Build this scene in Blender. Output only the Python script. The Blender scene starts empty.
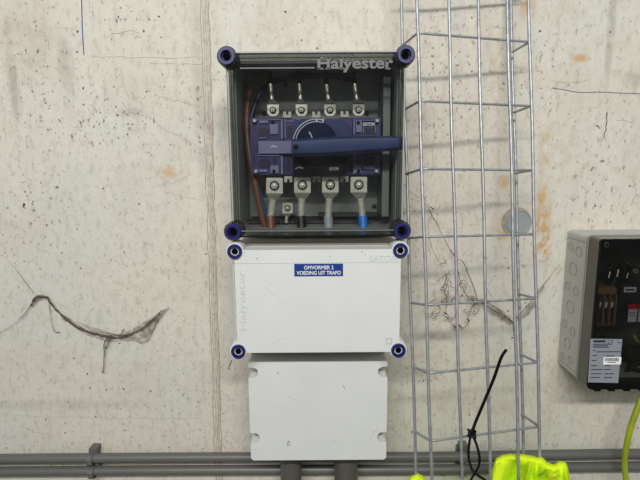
import bpy, bmesh, math, random
from mathutils import Vector, Matrix, noise

# ------------------------------------------------------------------ camera
W, H, F = 640.0, 480.0, 482.0
TH, PH = math.radians(9.4), math.radians(0.4)
CAM = Vector((0, -0.870, 1.5))
fw = Vector((0, math.cos(TH), -math.sin(TH)))
r0 = Vector((1, 0, 0)); u0 = Vector((0, math.sin(TH), math.cos(TH)))
rt = r0*math.cos(PH) - u0*math.sin(PH)
up = r0*math.sin(PH) + u0*math.cos(PH)
sc = bpy.context.scene
cd = bpy.data.cameras.new('camera'); cam = bpy.data.objects.new('camera', cd)
sc.collection.objects.link(cam); sc.camera = cam
cd.sensor_width = 36; cd.lens = F/W*36; cd.clip_start = 0.01
M = Matrix((rt, up, -fw)).transposed().to_4x4(); M.translation = CAM
cam.matrix_world = M

# ------------------------------------------------------------------ light
wd = bpy.data.worlds.new('world'); sc.world = wd; wd.use_nodes = True
bg = wd.node_tree.nodes['Background']
bg.inputs[0].default_value = (0.93, 0.97, 1.0, 1); bg.inputs[1].default_value = 0.235
def area(name, loc, target, sx, sy, power, col=(1, 0.97, 0.93)):
    l = bpy.data.lights.new(name, 'AREA'); l.shape = 'RECTANGLE'; l.size = sx; l.size_y = sy
    l.energy = power; l.color = col
    o = bpy.data.objects.new(name, l); sc.collection.objects.link(o)
    o.location = loc
    o.rotation_euler = (Vector(target)-Vector(loc)).to_track_quat('-Z', 'Y').to_euler()
    return o
area('tube_lamp', (-0.05, -1.8, 2.42), (-0.05, 0, 1.3), 1.5, 0.07, 36)
area('far_tube_lamp', (-0.6, -3.4, 3.0), (0, 0, 1.3), 3.0, 0.5, 18, (0.96, 0.98, 1.0))
vs = sc.view_settings
vs.view_transform = 'Standard'; vs.look = 'None'; vs.exposure = 0.0; vs.gamma = 1.0; vs.use_curve_mapping = False

# ------------------------------------------------------------------ helpers
def ray(px, py):
    return fw + rt*((px-320)/F) - up*((py-240)/F)
def P(px, py, d=0.0):
    r = ray(px, py); return CAM + r*((0.870-d)/r.y)
def Q(px, py, zc):
    return CAM + ray(px, py)*zc
rnd = random.Random(5)
def lin(c):
    return tuple(((v/255)/12.92 if v/255 <= 0.04045 else ((v/255+0.055)/1.055)**2.4) for v in c) + (1,)

def mat(name, rgb, rough=0.5, metal=0.0, bump=0.0, bscale=200, var=0.0, vscale=30, spec=0.5, coat=0):
    m = bpy.data.materials.new(name); m.use_nodes = True
    nt = m.node_tree; b = nt.nodes['Principled BSDF']
    c = lin(rgb); b.inputs['Base Color'].default_value = c
    b.inputs['Roughness'].default_value = rough; b.inputs['Metallic'].default_value = metal
    b.inputs['Specular IOR Level'].default_value = spec; b.inputs['Coat Weight'].default_value = coat
    tc = nt.nodes.new('ShaderNodeNewGeometry')
    if var:
        n = nt.nodes.new('ShaderNodeTexNoise'); n.inputs['Scale'].default_value = vscale; n.inputs['Detail'].default_value = 5
        nt.links.new(tc.outputs['Position'], n.inputs['Vector'])
        r = nt.nodes.new('ShaderNodeValToRGB')
        r.color_ramp.elements[0].position = 0.3; r.color_ramp.elements[1].position = 0.7
        r.color_ramp.elements[0].color = tuple(v*(1-var) for v in c[:3])+(1,)
        r.color_ramp.elements[1].color = tuple(min(1, v*(1+var)) for v in c[:3])+(1,)
        nt.links.new(n.outputs['Fac'], r.inputs[0]); nt.links.new(r.outputs[0], b.inputs['Base Color'])
    if bump:
        n = nt.nodes.new('ShaderNodeTexNoise'); n.inputs['Scale'].default_value = bscale; n.inputs['Detail'].default_value = 4
        nt.links.new(tc.outputs['Position'], n.inputs['Vector'])
        bp = nt.nodes.new('ShaderNodeBump'); bp.inputs['Strength'].default_value = bump; bp.inputs['Distance'].default_value = 0.001
        nt.links.new(n.outputs['Fac'], bp.inputs['Height']); nt.links.new(bp.outputs[0], b.inputs['Normal'])
    return m

def smoked(name, tint, gloss=0.06, dust=0.03, dustcol=(150, 150, 145), rough=0.05):
    m = bpy.data.materials.new(name); m.use_nodes = True; nt = m.node_tree
    for n in list(nt.nodes): nt.nodes.remove(n)
    out = nt.nodes.new('ShaderNodeOutputMaterial')
    tr = nt.nodes.new('ShaderNodeBsdfTransparent'); tr.inputs[0].default_value = tuple(tint)+(1,)
    gl = nt.nodes.new('ShaderNodeBsdfGlossy'); gl.inputs['Roughness'].default_value = rough
    df = nt.nodes.new('ShaderNodeBsdfDiffuse'); df.inputs[0].default_value = lin(dustcol)
    geo = nt.nodes.new('ShaderNodeNewGeometry')
    no = nt.nodes.new('ShaderNodeTexNoise'); no.inputs['Scale'].default_value = 25; no.inputs['Detail'].default_value = 6
    nt.links.new(geo.outputs['Position'], no.inputs['Vector'])
    mr = nt.nodes.new('ShaderNodeMapRange'); mr.inputs[1].default_value = 0.35; mr.inputs[2].default_value = 0.75
    mr.inputs[3].default_value = dust*0.4; mr.inputs[4].default_value = dust*1.8
    nt.links.new(no.outputs['Fac'], mr.inputs[0])
    m1 = nt.nodes.new('ShaderNodeMixShader'); nt.links.new(mr.outputs[0], m1.inputs[0])
    nt.links.new(tr.outputs[0], m1.inputs[1]); nt.links.new(df.outputs[0], m1.inputs[2])
    m2 = nt.nodes.new('ShaderNodeMixShader')
    lw = nt.nodes.new('ShaderNodeFresnel'); lw.inputs['IOR'].default_value = 1.2
    ad = nt.nodes.new('ShaderNodeMath'); ad.operation = 'MULTIPLY_ADD'; ad.inputs[1].default_value = 0.6; ad.inputs[2].default_value = gloss
    nt.links.new(lw.outputs[0], ad.inputs[0]); nt.links.new(ad.outputs[0], m2.inputs[0])
    nt.links.new(m1.outputs[0], m2.inputs[1]); nt.links.new(gl.outputs[0], m2.inputs[2])
    nt.links.new(m2.outputs[0], out.inputs[0])
    return m

def wpos(o):
    v = Vector((0, 0, 0))
    while o is not None:
        v += o.location; o = o.parent
    return v
SPLIT = {'scratch', 'dirt_speck', 'pencil_mark', 'recess', 'moulded_rib', 'raised_line', 'cover_edge_glint', 'cover_rib', 'panel_rib', 'side_rib', 'contact_mark'}
def obj(name, bm, m, parent=None, smooth=False, bevel=0, seg=2):
    if bevel:
        es = [e for e in bm.edges if len(e.link_faces) == 2 and e.calc_face_angle(0) > 0.6]
        bmesh.ops.bevel(bm, geom=es, offset=bevel, segments=seg, profile=0.5, affect='EDGES', clamp_overlap=True)
    bmesh.ops.recalc_face_normals(bm, faces=bm.faces[:])
    if name in SPLIT:
        bm.verts.ensure_lookup_table(); seen = set(); comps = []
        for v0 in bm.verts:
            if v0 in seen: continue
            st_ = [v0]; seen.add(v0); c_ = []
            while st_:
                v = st_.pop(); c_.append(v)
                for e_ in v.link_edges:
                    w_ = e_.other_vert(v)
                    if w_ not in seen: seen.add(w_); st_.append(w_)
            comps.append(c_)
        # ribbons are chains of touching blocks: join pieces that touch
        groups_ = []
        for c_ in comps:
            keys = {tuple(round(q*20000) for q in v.co) for v in c_}
            hit = [g for g in groups_ if g[0] & keys]
            for g in hit: keys |= g[0]; c_ = c_+g[1]; groups_.remove(g)
            groups_.append((keys, c_))
        if len(groups_) > 1:
            last_o = None
            for keys, c_ in groups_:
                nb = bmesh.new(); mp_v = {v: nb.verts.new(v.co) for v in c_}
                for f_ in {f for v in c_ for f in v.link_faces}: nb.faces.new([mp_v[v] for v in f_.verts])
                SPLIT.discard(name); last_o = obj(name, nb, m, parent, smooth); SPLIT.add(name)
            bm.free(); return last_o
    if parent:
        off = wpos(parent)
        for v in bm.verts: v.co -= off
    me = bpy.data.meshes.new(name); bm.to_mesh(me); bm.free()
    if m: me.materials.append(m)
    o = bpy.data.objects.new(name, me); sc.collection.objects.link(o)
    if parent: o.parent = parent
    if smooth:
        for p in me.polygons: p.use_smooth = True
        try: me.set_sharp_from_angle(angle=math.radians(40))
        except Exception: pass
    return o
def tag(o, label=None, cat=None, group=None, kind=None):
    if label: o['label'] = label
    if cat: o['category'] = cat
    if group: o['group'] = group
    if kind: o['kind'] = kind
    return o
def thing(name, loc, label, cat, group=None):
    o = bpy.data.objects.new(name, None); sc.collection.objects.link(o)
    o.empty_display_size = 0.02; o.location = loc
    return tag(o, label, cat, group)
def B(): return bmesh.new()
def prism(bm, poly, d0, d1):
    """poly: (x,z) list; between depths d0 (back, nearer wall) and d1 (front)"""
    a = [bm.verts.new((x, -d0, z)) for x, z in poly]
    b = [bm.verts.new((x, -d1, z)) for x, z in poly]
    n = len(poly)
    bm.faces.new(a); bm.faces.new(b[::-1])
    for i in range(n): bm.faces.new((a[i], b[i], b[(i+1) % n], a[(i+1) % n]))
def box(bm, x0, x1, z0, z1, d0, d1):
    prism(bm, [(x0, z0), (x1, z0), (x1, z1), (x0, z1)], d0, d1)
def XZ(px, py, d):
    p = P(px, py, d); return (p.x, p.z)
def pbox(bm, px0, py0, px1, py1, d0, d1):
    a = XZ(px0, py0, d1); b = XZ(px1, py1, d1); c = XZ(px0, py1, d1); e = XZ(px1, py0, d1)
    x0 = (a[0]+c[0])/2; x1 = (b[0]+e[0])/2; z1 = (a[1]+e[1])/2; z0 = (b[1]+c[1])/2
    box(bm, x0, x1, z0, z1, d0, d1)
def ppoly(bm, pts, d0, d1):
    prism(bm, [XZ(x, y, d1) for x, y in pts], d0, d1)
def rrect(x0, x1, z0, z1, r, n=5):
    out = []
    for cx, cz, a0 in ((x1-r, z1-r, 0), (x0+r, z1-r, 90), (x0+r, z0+r, 180), (x1-r, z0+r, 270)):
        for i in range(n+1):
            a = math.radians(a0+90*i/n); out.append((cx+r*math.cos(a), cz+r*math.sin(a)))
    return out
def ringwall(bm, outer, inner, d0, d1):
    n = len(outer); V = []
    for poly in (outer, inner):
        for d in (d0, d1): V.append([bm.verts.new((x, -d, z)) for x, z in poly])
    oa, ob, ia, ib = V
    for i in range(n):
        j = (i+1) % n
        bm.faces.new((oa[i], ob[i], ob[j], oa[j])); bm.faces.new((ia[i], ia[j], ib[j], ib[i]))
        bm.faces.new((ob[i], ib[i], ib[j], ob[j])); bm.faces.new((oa[i], oa[j], ia[j], ia[i]))
def lathe(bm, c, prof, n=24, axis='d'):
    """rings about an axis pointing out of the wall: prof (r, d)"""
    cx, cz = c; rings = []
    for r, d in prof:
        rings.append([bm.verts.new((cx+r*math.cos(2*math.pi*i/n), -d, cz+r*math.sin(2*math.pi*i/n))) for i in range(n)])
    for a, b in zip(rings, rings[1:]):
        for i in range(n):
            bm.faces.new((a[i], b[i], b[(i+1) % n], a[(i+1) % n]))
    bm.faces.new(rings[0][::-1]); bm.faces.new(rings[-1])
def tube(bm, pts, rad, n=8, caps=True, flat=None):
    pts = [Vector(p) for p in pts]; m = len(pts)
    R = rad if isinstance(rad, (list, tuple)) else [rad]*m
    rings = []; ref = Vector((0, 1, 0)); last = None
    for i, p in enumerate(pts):
        t = (pts[min(i+1, m-1)] - pts[max(i-1, 0)]).normalized()
        if last is None:
            a = t.cross(ref)
            if a.length < 0.2: a = t.cross(Vector((1, 0, 0)))
        else: a = last - t*last.dot(t)
        a.normalize(); last = a; b = t.cross(a).normalized()
        fa, fb = flat if flat else (1, 1)
        rings.append([bm.verts.new(p + (a*math.cos(2*math.pi*k/n)*fa + b*math.sin(2*math.pi*k/n)*fb)*R[i]) for k in range(n)])
    for x, y in zip(rings, rings[1:]):
        for k in range(n): bm.faces.new((x[k], x[(k+1) % n], y[(k+1) % n], y[k]))
    if caps: bm.faces.new(rings[0][::-1]); bm.faces.new(rings[-1])
def smooth_path(pts, k=6):
    pts = [Vector(p) for p in pts]; out = []
    for i in range(len(pts)-1):
        p0 = pts[max(i-1, 0)]; p1 = pts[i]; p2 = pts[i+1]; p3 = pts[min(i+2, len(pts)-1)]
        for j in range(k):
            t = j/k
            out.append(0.5*((2*p1)+(p2-p0)*t+(2*p0-5*p1+4*p2-p3)*t*t+(3*p1-p0-3*p2+p3)*t**3))
    out.append(pts[-1]); return out
def ribbon(bm, pts, w, d):
    """thin raised line lying on a face parallel to the wall; pts = (x,z)"""
    n = len(pts); L = []; R = []
    for i in range(n):
        a = Vector(pts[max(i-1, 0)]); b = Vector(pts[min(i+1, n-1)]); t = (b-a)
        if t.length == 0: t = Vector((1, 0))
        t.normalize(); nn = Vector((-t.y, t.x)); ww = w[i] if isinstance(w, list) else w
        p = Vector(pts[i]); q = p+nn*ww/2; s = p-nn*ww/2
        L.append((q.x, q.y)); R.append((s.x, s.y))
    for i in range(n-1):
        prism(bm, [L[i], L[i+1], R[i+1], R[i]], d, d+0.0004)
def text_bm(body, x, z, d, width, height, ext=0.0004, bold=0.0, rot=0.0, align='CENTER'):
    cu = bpy.data.curves.new('t', 'FONT'); cu.body = body; cu.size = 1; cu.extrude = 0.01; cu.offset = bold
    cu.align_x = 'CENTER'; cu.space_line = 0.95
    cu.resolution_u = 3
    o = bpy.data.objects.new('t', cu); sc.collection.objects.link(o)
    dg = bpy.context.evaluated_depsgraph_get(); me = bpy.data.meshes.new_from_object(o.evaluated_get(dg))
    bm = B(); bm.from_mesh(me)
    bpy.data.objects.remove(o); bpy.data.curves.remove(cu); bpy.data.meshes.remove(me)
    xs = [v.co.x for v in bm.verts]; ys = [v.co.y for v in bm.verts]; zs = [v.co.z for v in bm.verts]
    cx = (min(xs)+max(xs))/2; cy = (min(ys)+max(ys))/2
    sx = width/(max(xs)-min(xs)); sy = height/(max(ys)-min(ys)); cr, sr = math.cos(rot), math.sin(rot)
    for v in bm.verts:
        a = (v.co.x-cx)*sx; b = (v.co.y-cy)*sy; h = 0 if v.co.z < 0 else 1
        v.co = (x+a*cr-b*sr, -(d+ext*h), z+a*sr+b*cr)
    return bm
def ptext(body, px0, py0, px1, py1, d, **k):
    a = XZ((px0+px1)/2, (py0+py1)/2, d)
    w = XZ(px1, (py0+py1)/2, d)[0]-XZ(px0, (py0+py1)/2, d)[0]
    h = XZ((px0+px1)/2, py0, d)[1]-XZ((px0+px1)/2, py1, d)[1]
    return text_bm(body, a[0], a[1], d, w, h, **k)

# ------------------------------------------------------------------ materials
m_white = mat('pale_grey_polyester', (214, 217, 215), 0.42, bump=0.12, bscale=900, var=0.025, vscale=18)
m_body = mat('box_body_grey', (188, 184, 172), 0.5, bump=0.1, bscale=700, var=0.05, vscale=25)
m_blue = mat('blue_cap', (22, 25, 92), 0.4, var=0.1, vscale=200)
m_hex = mat('dark_socket', (5, 5, 12), 0.9, spec=0.05)
m_inner = mat('mounting_panel_grey', (160, 163, 158), 0.6, bump=0.2, bscale=300, var=0.1, vscale=20)
m_innerdk = mat('dark_fitting', (60, 62, 60), 0.6, var=0.15)
m_lid = smoked('smoked_clear_cover', (0.84, 0.853, 0.848), gloss=0.003, dust=0.008)
m_lid2 = smoked('dark_smoked_cover', (0.60, 0.61, 0.60), gloss=0.006, dust=0.016, dustcol=(120, 120, 110))
m_lidside = smoked('smoked_cover_side', (0.45, 0.45, 0.42), gloss=0.02, dust=0.35, dustcol=(90, 90, 80), rough=0.25)
m_edge = mat('pale_edge_glint', (158, 160, 158), 0.25, spec=0.6)
m_emb = mat('embossed_cover_letters', (98, 102, 99), 0.3)
m_purple = mat('purple_housing', (64, 57, 106), 0.35, var=0.3, vscale=120)
m_purplelt = mat('lilac_label', (124, 118, 160), 0.4, var=0.05)
m_purpledk = mat('deep_purple_recess', (38, 32, 62), 0.4, var=0.2, vscale=150)
m_shield = smoked('purple_shield', (0.66, 0.60, 0.95), gloss=0.03, dust=0.02, dustcol=(120, 110, 190))
m_navy = mat('navy_plate', (30, 44, 98), 0.4, var=0.05)
m_handle = mat('blue_handle', (46, 62, 108), 0.42, var=0.08, vscale=60)
m_black = mat('black_plastic', (7, 7, 10), 0.6, spec=0.15)
m_print = mat('white_print', (225, 228, 230), 0.5)
m_steel = mat('tinned_lug_metal', (226, 221, 206), 0.33, metal=0.45, var=0.15, vscale=150)
m_neck = mat('lug_neck_metal', (146, 142, 130), 0.4, metal=0.4, var=0.2, vscale=200)
m_bolt = mat('bright_bolt', (225, 225, 225), 0.3, metal=0.5)
m_brown = mat('brown_insulation', (118, 74, 54), 0.4, var=0.08)
m_bluecab = mat('blue_insulation', (20, 120, 215), 0.4, var=0.05)
m_grycab = mat('grey_insulation', (150, 158, 168), 0.45)
m_blkcab = mat('black_insulation', (22, 22, 22), 0.45)
m_dkblue = mat('dark_blue_insulation', (24, 40, 84), 0.4)
m_clip = mat('pale_clip_plastic', (190, 188, 178), 0.45)
m_wire = mat('galvanised_wire', (166, 169, 173), 0.48, metal=0.65, bump=0.2, bscale=500, var=0.22, vscale=90)
m_pipe = mat('grey_pvc_conduit', (98, 98, 95), 0.42, var=0.05, vscale=15)
m_pipe2 = mat('dark_grey_pvc', (84, 83, 78), 0.5, var=0.06, vscale=40)
m_clipd = mat('grey_clip', (96, 97, 94), 0.5, var=0.1, vscale=60)
m_web = mat('dusty_cobweb', (92, 78, 68), 0.95, var=0.3, vscale=300)
m_tie = mat('black_nylon', (6, 6, 7), 0.5, spec=0.25)
m_yg = mat('earth_cable_green_yellow', (156, 172, 32), 0.5, var=0.25, vscale=25)
m_label = mat('blue_label', (20, 56, 128), 0.4)
m_stick = mat('silver_grey_sticker', (138, 142, 150), 0.4)
m_wst = mat('white_sticker', (238, 240, 240), 0.5)
m_ink = mat('printed_ink', (40, 42, 50), 0.6)
m_side = mat('right_box_grey', (184, 185, 180), 0.5, bump=0.1, bscale=500, var=0.04)
m_hole = mat('knockout_groove', (140, 142, 138), 0.6)
m_penblue = mat('blue_pen', (60, 70, 150), 0.7)
m_hair = mat('hairline_crack', (170, 162, 148), 0.95, var=0.2, vscale=200)
m_crack = mat('crack_dark', (96, 88, 78), 0.95, var=0.25, vscale=200)
m_plug = mat('grey_mortar_plug', (152, 156, 157), 0.75, bump=0.3, bscale=250, var=0.07, vscale=60)
m_terr = mat('terminal_tan', (150, 110, 80), 0.5, var=0.2, vscale=200)
m_red = mat('red_plastic', (215, 40, 60), 0.4)
m_vest = mat('hi_vis_cloth', (206, 255, 22), 0.75, bump=0.15, bscale=1200)
b = m_vest.node_tree.nodes['Principled BSDF']; b.inputs['Base Color'].default_value = (0.68, 0.90, 0.018, 1)
b.inputs['Specular IOR Level'].default_value = 0.2

# concrete: base, mottling, pores, rust stains, grey and pale patches each with a place of its own
def concrete(patches=True, name='old_concrete'):
    m = bpy.data.materials.new(name); m.use_nodes = True; nt = m.node_tree; L = nt.links
    b = nt.nodes['Principled BSDF']; b.inputs['Roughness'].default_value = 0.88; b.inputs['Specular IOR Level'].default_value = 0.2
    geo = nt.nodes.new('ShaderNodeNewGeometry'); pos = geo.outputs['Position']
    def N(scale, det=5, rough=0.55, stretch=None, off=(0, 0, 0), dist=0):
        v = pos
        mp = nt.nodes.new('ShaderNodeMapping'); L.new(pos, mp.inputs[0])
        mp.inputs['Scale'].default_value = stretch or (1, 1, 1); mp.inputs['Location'].default_value = off
        n = nt.nodes.new('ShaderNodeTexNoise'); n.inputs['Scale'].default_value = scale; n.inputs['Detail'].default_value = det
        n.inputs['Roughness'].default_value = rough; n.inputs['Distortion'].default_value = dist
        L.new(mp.outputs[0], n.inputs['Vector']); return n.outputs['Fac']
    def mr(x, a, c, lo=0, hi=1):
        n = nt.nodes.new('ShaderNodeMapRange'); n.interpolation_type = 'SMOOTHSTEP'
        for i, v in ((1, a), (2, c), (3, lo), (4, hi)): n.inputs[i].default_value = v
        L.new(x, n.inputs[0]); return n.outputs[0]
    def mul(a, c, op='MULTIPLY'):
        n = nt.nodes.new('ShaderNodeMath'); n.operation = op
        for i, v in ((0, a), (1, c)):
            if isinstance(v, (int, float)): n.inputs[i].default_value = v
            else: L.new(v, n.inputs[i])
        return n.outputs[0]
    def mix(col, fac, c):
        n = nt.nodes.new('ShaderNodeMix'); n.data_type = 'RGBA'
        L.new(fac, n.inputs['Factor'])
        if isinstance(col, tuple): n.inputs['A'].default_value = col
        else: L.new(col, n.inputs['A'])
        n.inputs['B'].default_value = c; return n.outputs['Result']
    def blob(px, py, rx, ry):
        c = P(px, py, 0); mp = nt.nodes.new('ShaderNodeMapping'); L.new(pos, mp.inputs[0])
        s = 870/482/1000
        sx, sz = 1/(rx*s), 1/(ry*s)
        mp.inputs['Scale'].default_value = (sx, 0, sz); mp.inputs['Location'].default_value = (-c.x*sx, 0, -c.z*sz)
        ln = nt.nodes.new('ShaderNodeVectorMath'); ln.operation = 'LENGTH'; L.new(mp.outputs[0], ln.inputs[0])
        return mr(ln.outputs['Value'], 0.25, 1.0, 1, 0)
    col = mix(lin((212, 207, 194)), mr(N(3.0, 4), 0.35, 0.68), lin((206, 207, 197)))
    col = mix(col, mul(mr(N(6, 6, 0.6, off=(3, 1, 8)), 0.45, 0.75), 0.55), lin((196, 186, 172)))
    col = mix(col, mul(mr(N(5, 6, 0.6, (2.2, 1, 0.5), (9, 4, 2)), 0.5, 0.8), 0.6), lin((222, 216, 206)))
    col = mix(col, mul(mr(N(40, 6, 0.7, off=(1, 7, 3)), 0.5, 0.8), 0.4), lin((176, 168, 154)))
    if patches:
        fine = N(70, 5, 0.65, (1, 1, 0.7)); f2 = N(22, 5, 0.6, off=(4, 4, 4))
        rust = [(543, 222, 12, 50, .95), (541, 195, 8, 16, .9), (545, 245, 10, 24, .9), (503, 182, 9, 10, .7), (527, 6, 13, 16, .6), (580, 58, 12, 6, .75),
                (172, 172, 20, 9, .6), (192, 176, 12, 7, .5), (500, 60, 18, 60, .2), (505, 232, 22, 30, .3), (560, 150, 30, 60, .15), (505, 236, 10, 10, .4), (545, 150, 10, 60, .3), (575, 225, 30, 10, .35)]
        for i, (x, y, rx, ry, k) in enumerate(rust):
            g = blob(x, y, rx, ry); g = mul(g, mr(fine if i % 2 == 0 else f2, 0.40, 0.60)); col = mix(col, mul(g, k*0.95), lin((198, 152, 88)))
        grey = [(12, 75, 7, 70, .5), (611, 30, 6, 75, .45), (632, 80, 16, 12, .4), (66, 70, 10, 60, .3), (200, 100, 10, 150, .3), (440, 335, 34, 9, .55),
                (455, 300, 40, 8, .45), (425, 372, 26, 8, .4), (60, 405, 130, 9, .25), (480, 405, 60, 12, .2), (133, 113, 22, 8, .45), (30, 40, 40, 60, .2), (225, 130, 12, 60, .25)]
        for x, y, rx, ry, k in grey:  # grey patches, with the dimmer light behind the tray painted in
            g = mul(blob(x, y, rx, ry), mr(f2, 0.25, 0.6)); col = mix(col, mul(g, k), lin((136, 130, 120)))
        pale = [(240, 60, 30, 90, .4), (100, 130, 70, 40, .25), (620, 150, 60, 70, .3)]
        for x, y, rx, ry, k in pale:
            col = mix(col, mul(mul(blob(x, y, rx, ry), mr(f2, 0.3, 0.6)), k), lin((216, 218, 210)))
    # pores and flecks
    def pores(scale, r, seed, dens):
        mp = nt.nodes.new('ShaderNodeMapping'); L.new(pos, mp.inputs[0]); mp.inputs['Location'].default_value = (seed, seed*2, seed*3)
        mp.inputs['Scale'].default_value = (1, 1, 1)
        nz = nt.nodes.new('ShaderNodeTexNoise'); nz.inputs['Scale'].default_value = 180; nz.inputs['Detail'].default_value = 3; L.new(mp.outputs[0], nz.inputs['Vector'])
        ad = nt.nodes.new('ShaderNodeVectorMath'); ad.operation = 'MULTIPLY_ADD'; L.new(nz.outputs['Color'], ad.inputs[0]); ad.inputs[1].default_value = (0.006,)*3; L.new(mp.outputs[0], ad.inputs[2])
        v = nt.nodes.new('ShaderNodeTexVoronoi'); v.voronoi_dimensions = '2D'; v.inputs['Scale'].default_value = scale
        sp_ = nt.nodes.new('ShaderNodeSeparateXYZ'); L.new(ad.outputs[0], sp_.inputs[0]); cb_ = nt.nodes.new('ShaderNodeCombineXYZ')
        L.new(sp_.outputs['X'], cb_.inputs['X']); L.new(sp_.outputs['Z'], cb_.inputs['Y']); L.new(cb_.outputs[0], v.inputs['Vector'])
        dens_n = mr(N(5, 3, off=(seed*5, 2, seed)), dens, dens+0.15)
        sep = nt.nodes.new('ShaderNodeSeparateColor'); L.new(v.outputs['Color'], sep.inputs[0])
        pick = mr(sep.outputs[0], 0.62, 0.66)
        sz_ = mul(mul(sep.outputs[1], 0.9), 0.35, 'ADD'); dd_ = mul(v.outputs['Distance'], sz_, 'DIVIDE')
        return mul(mul(mr(dd_, r*0.5, r, 1, 0), dens_n), pick)
    zone = None
    for zx, zy, zrx, zry in ((40, 60, 45, 80), (120, 115, 70, 45), (205, 110, 35, 70), (455, 90, 60, 80), (605, 190, 45, 80), (425, 372, 40, 25), (120, 22, 40, 25), (30, 215, 45, 60), (540, 75, 40, 50), (60, 130, 70, 40)):
        zb = blob(zx, zy, zrx, zry); zone = zb if zone is None else mul(zone, zb, 'MAXIMUM')
    zone = mul(mul(zone, 0.6), 0.4, 'ADD')
    p1 = pores(62, 0.13, 1.3, 0.42); p2 = pores(150, 0.17, 4.1, 0.46)
    col = mix(col, mul(mul(p1, zone), 0.9), lin((88, 80, 72))); col = mix(col, mul(mul(p2, zone), 0.85), lin((110, 100, 88)))
    fl = mul(mr(N(130, 4, 0.62, (1, 1, 0.6), (3, 9, 5)), 0.585, 0.66), zone); col = mix(col, mul(fl, 0.85), lin((104, 94, 82)))
    fl2 = mul(mr(N(60, 5, 0.7, (1, 1, 0.8), (13, 9, 5)), 0.61, 0.70), zone); col = mix(col, mul(fl2, 0.65), lin((128, 118, 104)))
    stk = mul(mr(N(34, 5, 0.65, (1, 1, 0.16), (2, 3, 5)), 0.54, 0.8), zone); col = mix(col, mul(stk, 0.4), lin((166, 156, 142)))
    p3 = pores(34, 0.075, 7.7, 0.40); col = mix(col, mul(p3, 0.9), lin((66, 60, 54)))
    # fine grain streaks
    col = mix(col, mul(mr(N(95, 5, 0.7, (1, 1, 0.45), (5, 5, 9)), 0.48, 0.72), 0.6), lin((172, 164, 150)))
    col = mix(col, mul(mr(N(48, 4, 0.6, off=(15, 5, 9)), 0.5, 0.8), 0.5), lin((222, 216, 206)))
    # thin wandering hairlines
    hl = N(7, 8, 0.65, off=(2, 5, 6), dist=0.6)
    ab = mul(mul(hl, -0.5, 'ADD'), 0, 'ADD'); an = nt.nodes.new('ShaderNodeMath'); an.operation = 'ABSOLUTE'; L.new(ab, an.inputs[0])
    hair = mul(mr(an.outputs[0], 0.0, 0.0035, 1, 0), mr(N(4, 3, off=(8, 8, 1)), 0.5, 0.62)); col = mix(col, mul(hair, 0.35), lin((120, 110, 98)))
    L.new(col, b.inputs['Base Color'])
    bp = nt.nodes.new('ShaderNodeBump'); bp.inputs['Distance'].default_value = 0.0015; bp.inputs['Strength'].default_value = 0.35
    hgt = mul(N(60, 6, 0.6), mul(p1, -0.8), 'ADD'); L.new(hgt, bp.inputs['Height']); L.new(bp.outputs[0], b.inputs['Normal'])
    return m
m_conc = concrete()

# ------------------------------------------------------------------ setting
bm = B(); box(bm, -2.6, 2.6, 0, 3.2, -0.2, 0)
wall = tag(obj('wall_back', bm, m_conc), kind='structure')
bm = B()
vs_ = [bm.verts.new(v) for v in ((-2.6, 0.2, -0.1), (2.6, 0.2, -0.1), (2.6, -4.2, -0.1), (-2.6, -4.2, -0.1), (-2.6, 0.2, 0), (2.6, 0.2, 0), (2.6, -4.2, 0), (-2.6, -4.2, 0))]
for f in ((0, 1, 2, 3), (7, 6, 5, 4), (0, 4, 5, 1), (1, 5, 6, 2), (2, 6, 7, 3), (3, 7, 4, 0)): bm.faces.new([vs_[i] for i in f])
tag(obj('floor', bm, mat('floor_concrete', (128, 124, 116), 0.8, bump=0.3, bscale=60, var=0.12, vscale=6)), kind='structure')

# formwork joint: ragged raised mortar line running down the wall
m_seam = mat('joint_mortar', (196, 190, 176), 0.9, bump=0.8, bscale=220, var=0.16, vscale=110)
m_seamdk = mat('joint_groove_tone', (168, 160, 146), 0.95, bump=0.6, bscale=200, var=0.25, vscale=160)  # narrow joint lines, a darker tone than the mortar
def seamline(off, w, h, m, name, y0=-420, y1=1400, amp=0.002):
    bm = B(); top = P(205, 0, 0); bot = P(218.5, 450, 0); dz = (bot-top)
    n = 420; prev = None
    for i in range(n+1):
        t = -0.9+3.4*i/n
        c = top+dz*t
        if c.z < 0.0 or c.z > 3.19: continue
        wl = w/2*(1+0.7*noise.noise(Vector((c.z*70, off*900, 1)))); wr = w/2*(1+0.7*noise.noise(Vector((c.z*70, off*900, 9))))
        o = off+amp*noise.noise(Vector((c.z*25, off*300, 4)))
        hh = max(0.0004, h*(1+0.8*noise.noise(Vector((c.z*90, off*500, 2)))))
        row = [bm.verts.new((c.x+o-wl, 0.0002, c.z)), bm.verts.new((c.x+o-wl*0.5, -hh, c.z)), bm.verts.new((c.x+o+wr*0.5, -hh*0.9, c.z)), bm.verts.new((c.x+o+wr, 0.0002, c.z))]
        if prev:
            for k in range(3): bm.faces.new((prev[k], prev[k+1], row[k+1], row[k]))
            bm.faces.new((prev[3], prev[0], row[0], row[3]))
        prev = row
    return obj(name, bm, m)
s = seamline(0.0, 0.011, 0.0022, m_seam, 'trim_1'); tag(s, kind='structure')
for off, w, h in ((0.0062, 0.0022, 0.0006), (-0.0075, 0.0018, 0.0005), (0.0005, 0.0014, 0.0028)):
    g = seamline(off, w, h, m_seamdk, 'joint_groove', amp=0.003); g.parent = s

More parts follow.
